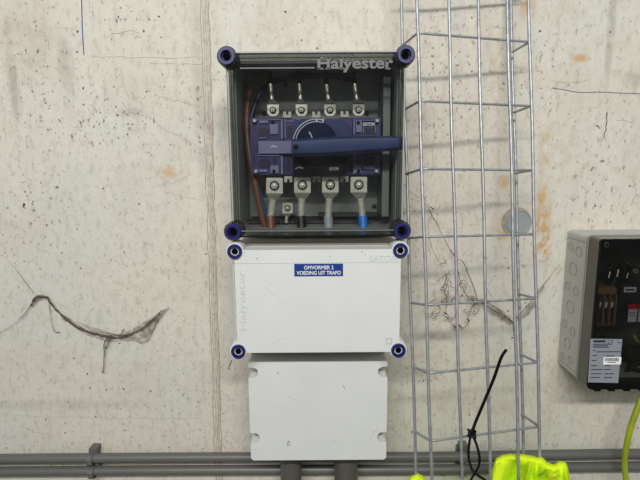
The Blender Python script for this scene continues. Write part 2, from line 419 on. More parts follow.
# pen marks and cracks on the wall
def wallmark(name, pts, w, m, jit=0.0, seedv=0, d=0.0):
    rr = random.Random(seedv); q = []
    sp = smooth_path([Vector((x, y, 0)) for x, y in pts], 5)
    for v in sp: q.append(XZ(v.x+rr.uniform(-jit, jit), v.y+rr.uniform(-jit, jit), 0))
    ww = [w*rr.uniform(0.4, 1.2) if jit else w for _ in q]
    bm = B(); ribbon(bm, q, ww, d); return obj(name, bm, m, wall)
wallmark('pen_mark', [(81.5, -10), (82, 15), (83, 40), (84, 55)], 0.0016, m_penblue)['label'] = 'blue pen stroke'
wallmark('pen_mark', [(552, 88), (565, 90), (580, 92.5), (600, 92), (620, 93), (645, 94)], 0.0013, mat('grey_pen', (105, 110, 135), 0.7))
wallmark('pen_mark', [(218, 57), (222, 56)], 0.0014, m_penblue)
for i, (pts, w) in enumerate([
    ([(128, 112), (150, 118), (165, 130), (180, 136), (200, 148), (210, 151)], .0011), ([(155, 95), (165, 98), (182, 102), (200, 107)], .0009),
    ([(92, 57), (120, 57), (150, 58), (200, 57.5)], .0008), ([(150, 63), (175, 64), (204, 64)], .0007), ([(112, 34), (125, 32), (130, 30), (140, 34)], .0011),
    ([(40, 30), (47, 38), (50, 50)], .0009), ([(62, 28), (70, 28), (73, 34)], .001), ([(120, 68), (124, 85), (130, 100)], .0009),
    ([(0, 255), (6, 258), (15, 268), (26, 283), (36, 294)], .0009), ([(136, 270), (150, 283)], .0007),
    ([(20, 425), (35, 432), (45, 434)], .001), ([(150, 165), (165, 180), (172, 184), (190, 174)], .0007), ([(165, 192), (200, 200)], .0006),
    ([(607, 112), (606.5, 124), (604, 138)], .0017), ([(596, 125), (600, 128)], .0022), ([(616, 121), (634, 121.5)], .0008), ([(553, 81), (575, 83), (588, 79)], .001),
    ([(540, 110), (552, 95), (560, 80)], .0007), ([(633, 180), (636, 190), (631, 205)], .0013), ([(546, 288), (570, 260), (588, 240)], .0007),
    ([(22, 207), (25, 204), (23, 204), (25, 208)], .0022), ([(235, 437), (240, 443), (249, 437), (251, 433)], .0007), ([(229, 370), (231, 360)], .0018),
    ([(410, 58), (440, 57)], .0006), ([(432, 140), (433, 165), (430, 178)], .001), ([(494, 27), (505, 28)], .0012), ([(560, 15), (558, 40)], .0005),
    ([(225, 75), (224, 120), (226, 170)], .0006), ([(10, 415), (60, 417), (200, 418)], .0006), ([(212, 185), (222, 192)], .0009),
    ([(405, 30), (425, 10)], .0009), ([(430, 100), (436, 115), (445, 122)], .0006), ([(580, 400), (600, 401)], .0008), ([(425, 470), (445, 476)], .002)]):
    wallmark('crack', pts, w*0.75 if w < .0016 and i != 15 else w, m_crack if w >= .0016 else m_hair, 0.7, i)

# round mortar plug in the wall
c = XZ(518.5, 222.5, 0); s0 = 0.0018
pl = thing('wall_plug', (c[0], 0, c[1]), 'round grey mortar plug set in the concrete behind the wire tray', 'plug')
bm = B(); lathe(bm, c, [(0.0238, 0.0), (0.0238, 0.001), (0.022, 0.003), (0.0205, 0.0025), (0.0200, 0.0018)], 40); obj('plug_disc', bm, m_plug, pl, True)
bm = B(); lathe(bm, (c[0]-0.004, c[1]+0.001), [(0.0275, 0.0), (0.0265, 0.0012), (0.022, 0.0008)], 30)
obj('rim', bm, mat('plug_rim', (158, 152, 138), 0.9, var=0.2, vscale=120), pl, True)

# ------------------------------------------------------------------ conduits on the wall
def hconduit(py_l, py_r, r, label):
    a = P(20, py_l, 0.018); b2 = P(620, py_r, 0.018); z = (a.z+b2.z)/2
    r_ = thing('conduit', (0, -0.018, z), label, 'conduit', 'horizontal grey conduits')
    pts = [(-2.4+4.8*i/60, -0.018+0.0012*math.sin(i*0.7), z+0.0016*math.sin(i*0.53+1)) for i in range(61)]
    bm = B(); tube(bm, pts, r, 20); obj('pipe', bm, m_pipe, r_, True); return z, r_
zu, cu_ = hconduit(459.3, 454.3, 0.0090, 'upper of the two thin grey conduits running along the wall')
zl, cl_ = hconduit(472.8, 466.3, 0.0092, 'lower of the two thin grey conduits running along the wall')
for k, (pxc, who) in enumerate(((92, 'left of the boxes'), (462, 'behind the wire tray'))):
    for z, nm in ((zu, 'upper'), (zl, 'lower')):
        x = P(pxc, 458, 0.018).x
        t = thing('conduit_clip', (x, 0, z), f'grey saddle clip holding the {nm} thin conduit {who}', 'clip', 'conduit clips')
        bm = B()
        pts = [(-0.0115, 0.0025), (-0.0115, 0.018), (-0.009, 0.0255), (-0.004, 0.0295), (0.004, 0.0295), (0.009, 0.0255), (0.0115, 0.018), (0.0115, 0.0025)]
        for (za, da), (zb, db) in zip(pts, pts[1:]):
            a = [bm.verts.new((x+sx, -dd, z+zz)) for sx in (-0.005, 0.005) for zz, dd in ((za, da), (zb, db), (zb*1.12, db+0.002*(db > .01)), (za*1.12, da+0.002*(da > .01)))]
            for f in ((0, 1, 2, 3), (7, 6, 5, 4), (0, 4, 5, 1), (1, 5, 6, 2), (2, 6, 7, 3), (3, 7, 4, 0)): bm.faces.new([a[i] for i in f])
        obj('strap', bm, m_clipd, t)
        bm = B(); box(bm, x-0.008, x+0.008, z-0.0125, z+0.0135, 0, 0.007)
        if nm == 'upper': box(bm, x-0.004, x+0.011, z+0.0105, z+0.021, 0, 0.02)
        else: box(bm, x-0.002, x+0.011, z+0.010, z+0.0145, 0, 0.016)
        obj('base', bm, m_clipd, t, bevel=0.001)

# ------------------------------------------------------------------ boxes in the middle
LD = 0.165   # cover front distance from the wall
def lug_pts(px):
    return [P(x, y, LD) for x, y in px]
U = lug_pts([(227.5, 56), (404.8, 55), (234, 231.5), (400.8, 231)])
Lw = lug_pts([(235.2, 251.3), (400, 250.5), (237, 350.8), (399.5, 350.5)])
def rect_of(q):
    return ((q[0].x+q[2].x)/2, (q[1].x+q[3].x)/2, (q[2].z+q[3].z)/2, (q[0].z+q[1].z)/2)
ux0, ux1, uz0, uz1 = rect_of(U); lx0, lx1, lz0, lz1 = rect_of(Lw)
print('upper lug rect', ux0, ux1, uz0, uz1, 'lower', lx0, lx1, lz0, lz1)
mx0 = (ux0+lx0)/2; mx1 = (ux1+lx1)/2
ux0, ux1 = mx0-0.001, mx1+0.001; lx0, lx1 = mx0+0.0005, mx1-0.0005

def cap_screw(x, z, d, parent, r=0.0123):
    bm = B(); lathe(bm, (x, z), [(r*0.8, d-0.014), (r, d-0.013), (r, d+0.001), (r*0.93, d+0.0028), (r*0.62, d+0.0028), (r*0.5, d-0.003), (0.0006, d-0.004)], 28)
    s = obj('cap_screw', bm, m_blue, parent, True)
    bm = B(); lathe(bm, (x, z), [(r*0.46, d-0.003), (r*0.46, d-0.0005), (r*0.40, d-0.0005)], 6); obj('socket', bm, m_hex, s)
    return s

# upper, clear-covered box
up_box = thing('switch_enclosure', ((ux0+ux1)/2, 0, uz0), 'square switch box with smoked clear cover and blue corner screws', 'enclosure')
e = 0.0015; vz0 = uz0-0.0085; vz1 = uz1+0.004
outer = rrect(ux0-e, ux1+e, vz0, vz1, 0.006); 
def inset(q, a): 
    cx = sum(p[0] for p in q)/len(q); cz = sum(p[1] for p in q)/len(q)
    xs = [p[0] for p in q]; hw = (max(xs)-min(xs))/2; zs = [p[1] for p in q]; hh = (max(zs)-min(zs))/2
    return [(cx+(x-cx)*(hw-a)/hw, cz+(z-cz)*(hh-a)/hh) for x, z in q]
bm = B(); ringwall(bm, outer, inset(outer, 0.004), 0.0, 0.112); box(bm, ux0+0.001, ux1-0.001, vz0+0.002, vz1-0.002, 0, 0.005)
obj('base', bm, mat('upper_box_body', (150, 153, 149), 0.5, var=0.05, vscale=20), up_box)
lid = B(); prism(lid, outer, LD-0.004, LD)
lid_o = obj('cover', lid, m_lid, up_box)
bm = B(); ringwall(bm, outer, inset(outer, 0.003), 0.1125, LD-0.0045)
obj('cover_side', bm, smoked('cover_side_smoke', (0.80, 0.81, 0.80), gloss=0.01, dust=0.03, dustcol=(110, 110, 108), rough=0.2), lid_o)
bm = B()   # pale bars paint the light caught along the cover's top and sides
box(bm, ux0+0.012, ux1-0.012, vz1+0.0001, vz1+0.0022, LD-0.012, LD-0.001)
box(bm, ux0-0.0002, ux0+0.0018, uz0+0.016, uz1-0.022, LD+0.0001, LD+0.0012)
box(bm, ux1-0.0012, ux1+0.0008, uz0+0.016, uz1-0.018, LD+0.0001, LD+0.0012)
obj('cover_edge_glint', bm, m_edge, lid_o, bevel=0.0004)
bm = B()   # darker moulded frame line inside the cover edge
fr = rrect(ux0+0.004, ux1-0.004, vz0+0.010, vz1-0.0055, 0.012); ringwall(bm, fr, inset(fr, 0.0006), LD-0.0055, LD-0.0042)
box(bm, ux0+0.01, ux1-0.01, vz0, vz0+0.0022, LD+0.0001, LD+0.0006)
obj('cover_rib', bm, m_black, lid_o)
bm = B(); box(bm, ux0+0.010, ux1-0.010, vz0+0.0088, vz0+0.0105, LD+0.0001, LD+0.0008)
obj('cover_rib', bm, mat('cover_low_rib', (108, 110, 110), 0.35), lid_o)
for x in (ux0, ux1):
    for z in (uz0, uz1):
        bm = B(); lathe(bm, (x, z), [(0.0142, LD-0.03), (0.0142, LD-0.002), (0.0135, LD-0.001)], 28)
        if x == ux0 and z == uz1 or x == ux1 and z == uz1: mm = m_lid
        else: mm = m_innerdk
        obj('screw_boss', bm, m_lidside, lid_o, True)
        cap_screw(x, z, LD+0.001, up_box)
# raised line and lettering on the cover
bm = B(); pbox(bm, 240, 67.3, 314.5, 68.6, LD+0.0001, LD+0.0008); obj('raised_line', bm, m_emb, lid_o)
bm = ptext('Halyester', 317.5, 57, 393, 72.5, LD+0.0001, ext=0.0009, bold=0.025)
# slab serifs on the raised lettering
def serif(px0, px1, py):
    pbox(bm, px0, py-0.7, px1, py+0.7, LD+0.0001, LD+0.001)
for a, b2, y in ((317.3, 323.5, 57.9), (325.5, 330.5, 57.9), (317.3, 323.5, 68.6), (325.5, 330.5, 68.6), (339.8, 343.5, 57.9), (339.5, 344.8, 68.6), (344.5, 348, 61), (350, 353.5, 61), (386, 389, 61.2), (385.2, 390.5, 68.6)):
    serif(a, b2, y)
obj('raised_lettering', bm, m_emb, lid_o)

# middle, closed box
lo_box = thing('junction_box', ((lx0+lx1)/2, 0, lz0), 'pale grey closed junction box with blue label and blue corner screws', 'junction box')
outer = rrect(lx0-0.003, lx1+0.002, lz0-0.001, lz1+0.006, 0.004)
bm = B(); ringwall(bm, outer, inset(outer, 0.004), 0.0, 0.1375); box(bm, lx0, lx1, lz0+0.004, lz1, 0, 0.005)
obj('base', bm, m_body, lo_box)
q0 = rrect(lx0-0.0012, lx1+0.0012, lz0-0.0028, lz1+0.002, 0.003)
cov = B(); prism(cov, q0, 0.138, LD)
cov_o = obj('cover', cov, m_white, lo_box, bevel=0.0015)
for x in (lx0, lx1):
    for z in (lz0, lz1):
        bm = B(); lathe(bm, (x, z), [(0.0138, 0.139), (0.0138, LD-0.002), (0.013, LD+0.0004)], 28); obj('screw_boss', bm, m_white, cov_o, True)
        cap_screw(x, z, LD+0.0015, lo_box, 0.0112)
bm = B(); pbox(bm, 234.5, 262.6, 399, 263.2, LD+0.0001, LD+0.0004); pbox(bm, 234, 264, 234.8, 340, LD+0.0001, LD+0.0004)
obj('raised_line', bm, mat('cover_crease', (190, 194, 192), 0.5), cov_o)
m_embw = mat('raised_pale_letters', (205, 209, 208), 0.45)
c = XZ(243, 300, LD)
obj('raised_lettering', text_bm('Halyester', c[0], c[1], LD+0.0001, 0.095, 0.0135, ext=0.0007, bold=0.02, rot=math.radians(90)), m_embw, cov_o)
obj('raised_lettering', ptext('EATON', 369, 255, 397, 261, LD+0.0001, ext=0.0006, bold=0.02), m_embw, cov_o)
bm = B(); f_ = [XZ(x, y, LD) for x, y in ((386, 338), (392, 338), (392, 344), (386, 344))]; ringwall(bm, f_, inset(f_, 0.0012), LD+0.0001, LD+0.0006)
obj('embossed_mark', bm, mat('embossed_square', (188, 190, 184), 0.5), cov_o)
bm = B(); ribbon(bm, [XZ(x, y, LD) for x, y in ((262, 285), (270, 290), (280, 299), (288, 308))], 0.0006, LD+0.0001)
ribbon(bm, [XZ(x, y, LD) for x, y in ((270, 346), (276, 341), (284, 338), (292, 336))], 0.0006, LD+0.0001)
obj('scratch', bm, mat('scratch_grey', (202, 206, 205), 0.6), cov_o)
bm = B(); pbox(bm, 294.3, 263.8, 343, 276.2, LD+0.0001, LD+0.0007); lab = obj('label', bm, m_label, lo_box); lab['label'] = 'blue label with white lettering'
obj('lettering', ptext('OMVORMER 2', 304, 265.6, 333.5, 269.4, LD+0.0008, ext=0.0002, bold=0.02), m_print, lab)
obj('lettering', ptext('VOEDING UIT TRAFO', 296.6, 270.9, 340.8, 274.8, LD+0.0008, ext=0.0002, bold=0.02), m_print, lab)
bm = B(); rr = random.Random(2)
for x, y, r in ((257, 258.5, .0009), (365, 255, .0007), (389, 257, .0008), (330, 256.5, .0007), (245, 252, .0006), (362, 252, .0009)):
    lathe(bm, XZ(x, y, LD), [(r, LD), (r*.8, LD+0.0003)], 8)
obj('dirt_speck', bm, m_crack, cov_o)

# bottom, smaller box
BD = 0.120
z_top = P(318, 362, BD).z; z_bot = P(318, 460, BD).z
bx0 = (P(248.8, 365, BD).x+P(250, 455, BD).x)/2; bx1 = (P(388, 365, BD).x+P(386, 455, BD).x)/2
lw_box = thing('junction_box', ((bx0+bx1)/2, 0, z_bot), 'smaller pale grey box with notched cover, lowest of the three', 'junction box')
bm = B(); box(bm, bx0+0.001, bx1-0.001, z_bot+0.003, lz0-0.0013, 0, 0.085)
obj('base', bm, m_body, lw_box, bevel=0.002)
# cover outline with four round side notches
zn1 = P(318, 370.5, BD).z; zn2 = P(318, 437.5, BD).z; nr = 0.0088
def notch(xe, zc, s, r=nr):
    """points of a U notch cut from edge xe inward; s=+1 notch opens to +x side"""
    cx = xe - s*0.0075; pts = []
    pts.append((xe, zc+r+0.002)); pts.append((xe-s*0.002, zc+r))
    for i in range(9):
        a = math.radians(90+180*i/8); pts.append((cx+s*r*math.cos(a), zc+r*math.sin(a)))
    pts.append((xe-s*0.002, zc-r)); pts.append((xe, zc-r-0.002)); return pts
poly = [(bx0+0.003, z_top), (bx1-0.003, z_top), (bx1, z_top-0.0015)] + notch(bx1, zn1-0.003, 1) + notch(bx1, zn2, 1) + [(bx1, z_bot+0.004), (bx1-0.004, z_bot), (bx0+0.004, z_bot), (bx0, z_bot+0.004)] + notch(bx0, zn2, -1)[::-1] + notch(bx0, zn1-0.003, -1)[::-1] + [(bx0, z_top-0.0015)]
bm = B(); prism(bm, poly, 0.0855, BD); c3 = obj('cover', bm, m_white, lw_box)
for x, s in ((bx0, 1), (bx1, -1)):
    for z in (zn1-0.003, zn2):
        bm = B(); lathe(bm, (x+s*0.0072, z), [(0.007, 0.0855), (0.007, 0.0975), (0.006, 0.099)], 20)
        sco = obj('cover_screw', bm, mat('recess_screw', (165, 158, 140), 0.5) if z == zn2 else m_body, lw_box, True)
        bm = B(); box(bm, x+s*0.0072-0.0045, x+s*0.0072+0.0045, z-0.0008, z+0.0008, 0.0991, 0.0998); obj('slot', bm, m_innerdk, sco)
bm = B()
ribbon(bm, [XZ(x, y, BD) for x, y in ((289, 441), (287, 443), (287.5, 446), (289.5, 445), (289.5, 442), (288, 441))], 0.0007, BD)
ribbon(bm, [XZ(x, y, BD) for x, y in ((343, 385), (344.5, 388), (345, 390))], 0.0006, BD)
ribbon(bm, [XZ(x, y, BD) for x, y in ((277, 372), (278.5, 374))], 0.0008, BD)
for x, y in ((371, 438), (374, 434), (376, 431), (334, 441), (289, 397), (373, 432)): lathe(bm, XZ(x, y, BD), [(0.0008, BD), (0.0006, BD+0.0003)], 8)
obj('pencil_mark', bm, m_crack, c3)

# two large conduits leaving the bottom box
for px0, px1, who in ((279.5, 302, 'left'), (333.5, 358.5, 'right')):
    a = P((px0+px1)/2, 468, 0.058); r = (P(px1, 468, 0.058).x-P(px0, 468, 0.058).x)/2
    t = thing('conduit', (a.x, -0.058, 0.9), f'{who} of two thick dark grey conduits under the lowest box', 'conduit', 'thick conduits')
    bm = B(); tube(bm, [(a.x, -0.058, z_bot+0.0025), (a.x, -0.058, 0.9), (a.x, -0.058, 0.02)], r*0.93, 28); obj('pipe', bm, m_pipe2, t, True)
    bm = B(); tube(bm, [(a.x, -0.058, z_bot+0.0028), (a.x, -0.058, z_bot-0.012)], r*1.05, 28); obj('collar', bm, m_pipe2, t, True)

# ------------------------------------------------------------------ switch inside the upper box
PD = 0.022
sw_c = P(316, 180, 0.03)
bm = B()
pbox(bm, 249, 74, 386, 216, 0.0052, 0.014)
mp_ = tag(obj('mounting_plate', bm, m_inner, up_box, bevel=0.001))
bm = B()   # moulded ribs and dark slots on the plate / right interior rail
for x0, y0, x1, y1 in ((318, 213, 378, 216.5),): pbox(bm, x0, y0, x1, y1, 0.0141, 0.03)
pbox(bm, 246, 221, 372, 223, 0.0145, 0.05)
obj('panel_rib', bm, m_innerdk, mp_)
bm = B(); box(bm, ux1-0.0195, ux1-0.0085, uz0+0.012, uz1-0.016, 0.0052, 0.085)
obj('side_channel', bm, mat('side_channel_grey', (118, 126, 122), 0.5), mp_, bevel=0.001)
for x, y in ((374.5, 206.5), (376.5, 85), (285.5, 84.5), (374, 220), (264, 113), (367, 113)):
    bm = B(); lathe(bm, XZ(x, y, 0.02), [(0.0038, 0.0141), (0.0038, 0.017), (0.003, 0.0175)], 16); obj('plate_screw', bm, m_innerdk if y > 100 or x < 300 else m_inner, mp_, True)

SD = 0.105
sw = thing('isolator_switch', (sw_c.x, -0.014, P(316, 181, 0.08).z), 'purple and blue rotary isolator switch inside the clear box', 'switch')
bm = B(); ppoly(bm, [(252, 120), (380, 120), (380, 172), (252, 172)], 0.0145, 0.075)
obj('body', bm, m_purpledk, sw, bevel=0.002)
sides = []
for nm, x0, x1 in (('left_shield', 250.5, 283.5), ('right_shield', 352.5, 380.5)):
    bm = B(); pbox(bm, x0, 117.6, x1, 174.5, 0.0755, SD-0.012)
    sh = obj('terminal_shield', bm, m_purple, sw, bevel=0.0018); sides.append(sh)
    # recessed windows, ribs
    bm = B(); ww = x1-x0
    if nm[0] == 'l':
        for a in ((259, 128.5, 270.5, 138.5), (259, 158.5, 270, 168), (272, 130, 275, 136), (273, 158, 277, 164)): pbox(bm, a[0], a[1], a[2], a[3], SD-0.0119, SD-0.0112)
    else:
        for a in ((364, 128, 375, 134), (355.5, 130, 360, 134), (365, 157, 374, 166), (356, 157, 361, 163)): pbox(bm, a[0], a[1], a[2], a[3], SD-0.0119, SD-0.0112)
    obj('recess', bm, m_purpledk, sh)
    bm = B()
    if nm[0] == 'l':
        L_ = [(259, 120.5, 268, 123), (270, 124, 278, 134), (259, 169.5, 267, 172), (270.5, 165.5, 278.5, 173), (281, 119, 282.8, 139), (281, 156, 282.8, 174), (259, 137.5, 266, 138.5), (258.5, 155, 280, 156), (252, 119.5, 282, 120.2)]
    else:
        L_ = [(356, 121, 362, 132), (355, 165, 361, 172.5), (363, 165.8, 374.5, 169), (353.5, 119, 355, 134.5), (353.5, 154, 355, 174), (363, 127, 364, 133), (375, 127, 376, 133), (354, 120, 379, 120.6)]
    for a in L_: pbox(bm, a[0], a[1], a[2], a[3], SD-0.0118, SD-0.0085)
    obj('moulded_rib', bm, m_purplelt if nm[0] == 'l' else m_purplelt, sh, bevel=0.0006)
    for x, y in (((273, 122.3), (274, 171)) if nm[0] == 'l' else ((358.2, 123), (358.5, 170.8))):
        bm = B(); lathe(bm, XZ(x, y, SD-0.01), [(0.0026, SD-0.0084), (0.0026, SD-0.007), (0.002, SD-0.0066)], 12); obj('hole', bm, m_black, sh)
bm = B(); pbox(bm, 283.8, 118.4, 352.2, 174.5, 0.0755, SD-0.016); mid = obj('terminal_shield', bm, m_purple, sw, bevel=0.0015)
bm = B()
for a in ((287, 126, 291, 132), (287, 133, 290, 138), (286, 158, 291, 164), (286, 165, 290, 171), (346.5, 125, 350, 134), (345.5, 155, 350, 161), (346, 163, 350, 171)): pbox(bm, a[0], a[1], a[2], a[3], SD-0.0158, SD-0.0152)
obj('recess', bm, m_purpledk, mid)
bm = B()
for a in ((344.3, 127, 345.3, 129.5), (345.3, 126.6, 347.4, 127.8), (347, 127.8, 348, 133.5), (345.5, 159, 346.4, 164), (286, 120.5, 300, 121.6), (297, 119, 300, 120), (318, 119.8, 346, 120.4), (284.6, 119, 285.6, 138)): pbox(bm, a[0], a[1], a[2], a[3], SD-0.0158, SD-0.014)
obj('moulded_rib', bm, m_purplelt, mid)
# lilac label strip
bm = B(); pbox(bm, 258.5, 141, 292, 153.5, 0.076, SD-0.004); ls = obj('label_strip', bm, m_purplelt, sw, bevel=0.001)
bm = B(); ribbon(bm, [XZ(x, y, SD-0.004) for x, y in ((271, 147), (273.5, 145.5), (274.5, 146.8), (277.5, 146.6))], 0.0012, SD-0.0038); obj('lightning_mark', bm, m_print, ls)
# bright corner screws
for x, y in ((254, 120.5), (377.7, 120.4), (255.3, 171.5), (377, 171.3)):
    bm = B(); c = XZ(x, y, SD); lathe(bm, c, [(0.0034, SD-0.0125), (0.0034, SD-0.006), (0.002, SD-0.0035)], 14); sc_o = obj('screw', bm, m_bolt, sw, True)
obj('lettering', ptext('EATON', 363.3, 122.4, 374.6, 125.8, SD-0.0112, ext=0.0005, bold=0.03), m_print, sides[1])
# handle plate
HD = 0.118
bm = B(); ppoly(bm, [(293.5, 120.5), (346, 119.5), (350, 135), (347, 158), (348, 173), (293, 173.5), (292.5, 150)], SD-0.0155, HD-0.004)
plate = obj('handle_plate', bm, m_navy, sw, bevel=0.002)
bm = B(); ppoly(bm, [(292.8, 157), (346.6, 157), (347.6, 173.2), (293.2, 173.6)], HD-0.0039, HD-0.003); obj('lower_plate', bm, m_black, plate)
cc = XZ(316.5, 143, HD)
k = XZ(317.5, 143, HD)[0]-cc[0]
bm = B(); lathe(bm, cc, [(21*k, HD-0.0039), (21*k, HD+0.002), (20*k, HD+0.003)], 48); hub = obj('rotary_disc', bm, mat('disc_navy', (18, 26, 56), 0.7, spec=0.2), sw, True)
def arc(bm, r, a0, a1, w, d):
    pts = [(cc[0]+r*k*math.cos(math.radians(a)), cc[1]+r*k*math.sin(math.radians(a))) for a in [a0+(a1-a0)*i/24 for i in range(25)]]
    ribbon(bm, pts, w, d)
bm = B(); arc(bm, 23.5, 72, 171, 0.0010, HD-0.0039); arc(bm, 20.6, 72, 171, 0.0008, HD+0.003); arc(bm, 23.5, 72, 75, 0.004, HD-0.0038)
ribbon(bm, [(cc[0]+20.6*k*math.cos(math.radians(72)), cc[1]+20.6*k*math.sin(math.radians(72))), (cc[0]+23.5*k*math.cos(math.radians(72)), cc[1]+23.5*k*math.sin(math.radians(72)))], 0.001, HD+0.003)
pbox(bm, 316, 119.2, 317.4, 121.5, HD-0.0039, HD+0.003)
obj('scale_arc', bm, m_print, plate)
bm = B(); ribbon(bm, [XZ(x, y, HD) for x, y in ((309, 132), (311, 135), (312.5, 138.5))], 0.0012, HD+0.0031); obj('pointer_mark', bm, m_print, hub)
obj('lettering', ptext('EATON', 329.5, 167.2, 338.5, 170.4, HD-0.0029, ext=0.0004, bold=0.02), mat('grey_print', (170, 172, 176), 0.5), plate)
bm = B(); ribbon(bm, [XZ(x, y, HD) for x, y in ((295, 168.5), (298, 167.8), (299.5, 166.5), (301, 168.3), (303.5, 168))], 0.0012, HD-0.0028); obj('lightning_mark', bm, mat('grey_print_dim', (150, 152, 158), 0.5), plate)
# handle bar: thick, tapering, with chamfered top
HF = 0.150
bm = B()
secs = [(291.2, 140.5, 154.5), (292.5, 138.6, 156), (300, 138.2, 156.6), (318, 136.6, 156.4), (345, 135.4, 155.0), (375, 135.2, 152.6), (399, 135.6, 150.0), (403, 136.2, 149.6), (404.4, 138, 147.8)]
prev = None; ends = []
for i, (x, y0, y1) in enumerate(secs):
    fd = HF - (0.006 if i in (0, len(secs)-1) else 0); bd = 0.1215 if x < 345 else 0.124+(x-345)*0.00008
    h = y1-y0
    prof = [(y0+0.14*h, bd), (y0, bd+0.008), (y0+0.05*h, fd-0.006), (y0+0.17*h, fd-0.0008), (y0+0.5*h, fd), (y0+0.8*h, fd-0.001), (y1-0.03*h, fd-0.008), (y1, bd+0.008), (y1-0.14*h, bd)]
    row = []
    for yy, dd in prof:
        xx, zz = XZ(x, yy, HF); row.append(bm.verts.new((xx, -dd, zz)))
    if prev:
        for j in range(len(row)): bm.faces.new((prev[j], prev[(j+1) % len(row)], row[(j+1) % len(row)], row[j]))
    else: bm.faces.new(row)
    prev = row
bm.faces.new(prev[::-1])
hb = obj('handle', bm, m_handle, sw, True)
bm = B(); c = XZ(295.8, 147.3, HF); lathe(bm, c, [(0.0036, HF-0.003), (0.0036, HF+0.0004), (0.003, HF+0.0006)], 18); obj('handle_hole', bm, m_black, hb)
bm = B(); c2 = XZ(295.8, 147.3, HF); rr_ = [(c2[0]+0.005*math.cos(a*math.pi/10), c2[1]+0.005*math.sin(a*math.pi/10)) for a in range(20)]
ringwall(bm, rr_, inset(rr_, 0.0012), HF-0.003, HF+0.0005); obj('handle_ring', bm, m_navy, hb)

# pale snap clips between the lugs
for x, y in ((287.2, 114.6), (316.2, 114.6), (344.6, 114.2), (288.3, 179.2), (316.6, 179), (344.4, 179)):
    bm = B(); s_ = 1 if y < 150 else -1
    for dx0, dx1, a, b2 in ((-4, 4, 0.2, 3), (-4, -1.2, -3, 0.2), (1.2, 4, -3, 0.2)):
        y0, y1 = (y+a, y+b2) if s_ > 0 else (y-b2, y-a)
        pbox(bm, x+dx0, y0, x+dx1, y1, 0.06, 0.088)
    obj('snap_clip', bm, m_clip, sw, bevel=0.0006)

# ------------------------------------------------------------------ cables with lugs
def lug(parent, cx, cy, w, h, d, bx, by, bw, bl, up_, tilt=0.0):
    """palm centred (cx,cy) px, barrel centre-line ends at (bx,by)"""
    sg = -1 if up_ else 1
    bm = B(); hh = h/2
    pts = [(cx-w/2, cy-sg*hh*0.9), (cx-w/2+1, cy-sg*hh), (cx+w/2-1, cy-sg*hh), (cx+w/2, cy-sg*hh*0.9), (cx+w/2, cy+sg*hh), (cx-w/2, cy+sg*hh)]
    if up_: pts = [(cx-w/2, cy+hh*0.45), (cx-w/4, cy+hh), (cx+w/4, cy+hh), (cx+w/2, cy+hh*0.45), (cx+w/2, cy-hh), (cx-w/2, cy-hh)]
    ppoly(bm, pts, d-0.004, d); pm = obj('lug_palm', bm, m_steel, parent, bevel=0.0006)
    # neck slopes back from palm to barrel
    bm = B(); bs = cy+sg*(hh+bl)
    f = lambda x, y, dd: bm.verts.new((XZ(x, y, d)[0], -dd, XZ(x, y, d)[1]))
    mx = cx+(bx-cx)*0.45
    a = [f(cx-w/2, cy+sg*hh, d-0.0002), f(cx+w/2, cy+sg*hh, d-0.0002), f(mx+bw/2, bs, d-0.0015), f(mx-bw/2, bs, d-0.0015)]
    b2 = [f(cx-w/2, cy+sg*hh, d-0.004), f(cx+w/2, cy+sg*hh, d-0.004), f(mx+bw/2, bs, d-0.008), f(mx-bw/2, bs, d-0.008)]
    bm.faces.new(a); bm.faces.new(b2[::-1])
    for i in range(4): bm.faces.new((a[i], b2[i], b2[(i+1) % 4], a[(i+1) % 4]))
    obj('lug_neck', bm, m_neck if not up_ else m_innerdk, parent)
    p0 = P(mx, bs-sg*0.5, d-0.004); p1 = P(bx, by, d-0.008); r = (P(bx+bw/2, by, d).x-P(bx-bw/2, by, d).x)/2
    n = 13; pts = [p0.lerp(p1, i/(n-1)) for i in range(n)]; rr2 = [r*(0.9 if (i % 4) == 2 else 1.0) for i in range(n)]
    bm = B(); tube(bm, pts, rr2, 14); obj('lug_barrel', bm, m_steel, parent, True)
    # bolt
    c = XZ(cx, cy, d); rb = (P(cx+w*0.3, cy, d).x-P(cx-w*0.3, cy, d).x)/2
    bm = B(); lathe(bm, c, [(rb, d), (rb, d+0.0015)], 20); obj('washer', bm, m_innerdk, parent, True)
    bm = B(); lathe(bm, c, [(rb*0.72, d+0.0015), (rb*0.72, d+0.005), (rb*0.6, d+0.006)], 6); bo = obj('bolt', bm, m_steel, parent)
    bm = B(); lathe(bm, c, [(rb*0.35, d+0.006), (rb*0.32, d+0.008), (rb*0.1, d+0.009)], 12); obj('bolt_tip', bm, m_bolt, bo, True)
    return p1, r
tops = [(273, 110.3, 270.5, 84), (301.5, 110.2, 299.3, 84), (330, 110.2, 326.5, 85), (358.6, 110, 354.6, 84)]
tl = ['leftmost upper cable lug above the purple switch', 'second upper cable lug from left above the switch', 'third upper cable lug from left, above the switch dial', 'rightmost upper cable lug above the purple switch']
for (cx, cy, bx, by), lb in zip(tops, tl):
    t = thing('cable_lug', P(cx, cy, 0.05), lb, 'cable lug', 'upper cable lugs')
    p1, r = lug(t, cx, cy, 11.5, 11.5, 0.07, bx, by, 4.2, 5.5, True)
    bm = B(); tube(bm, smooth_path([p1+Vector((0, 0, -0.001)), P(bx-0.4, by-6, 0.056), P(bx-0.5, by-10, 0.045), P(bx-0.5, by-14, 0.032)]), r*1.1, 12); obj('cable', bm, m_blkcab, t, True)
bots = [(274.5, 185.6, 270.5, 217.5, m_brown, 'brown'), (302.4, 185, 301, 217.5, m_blkcab, 'black'), (330.3, 184.8, 328, 217.5, m_grycab, 'grey'), (358.8, 184.6, 362.6, 217.5, m_bluecab, 'blue')]
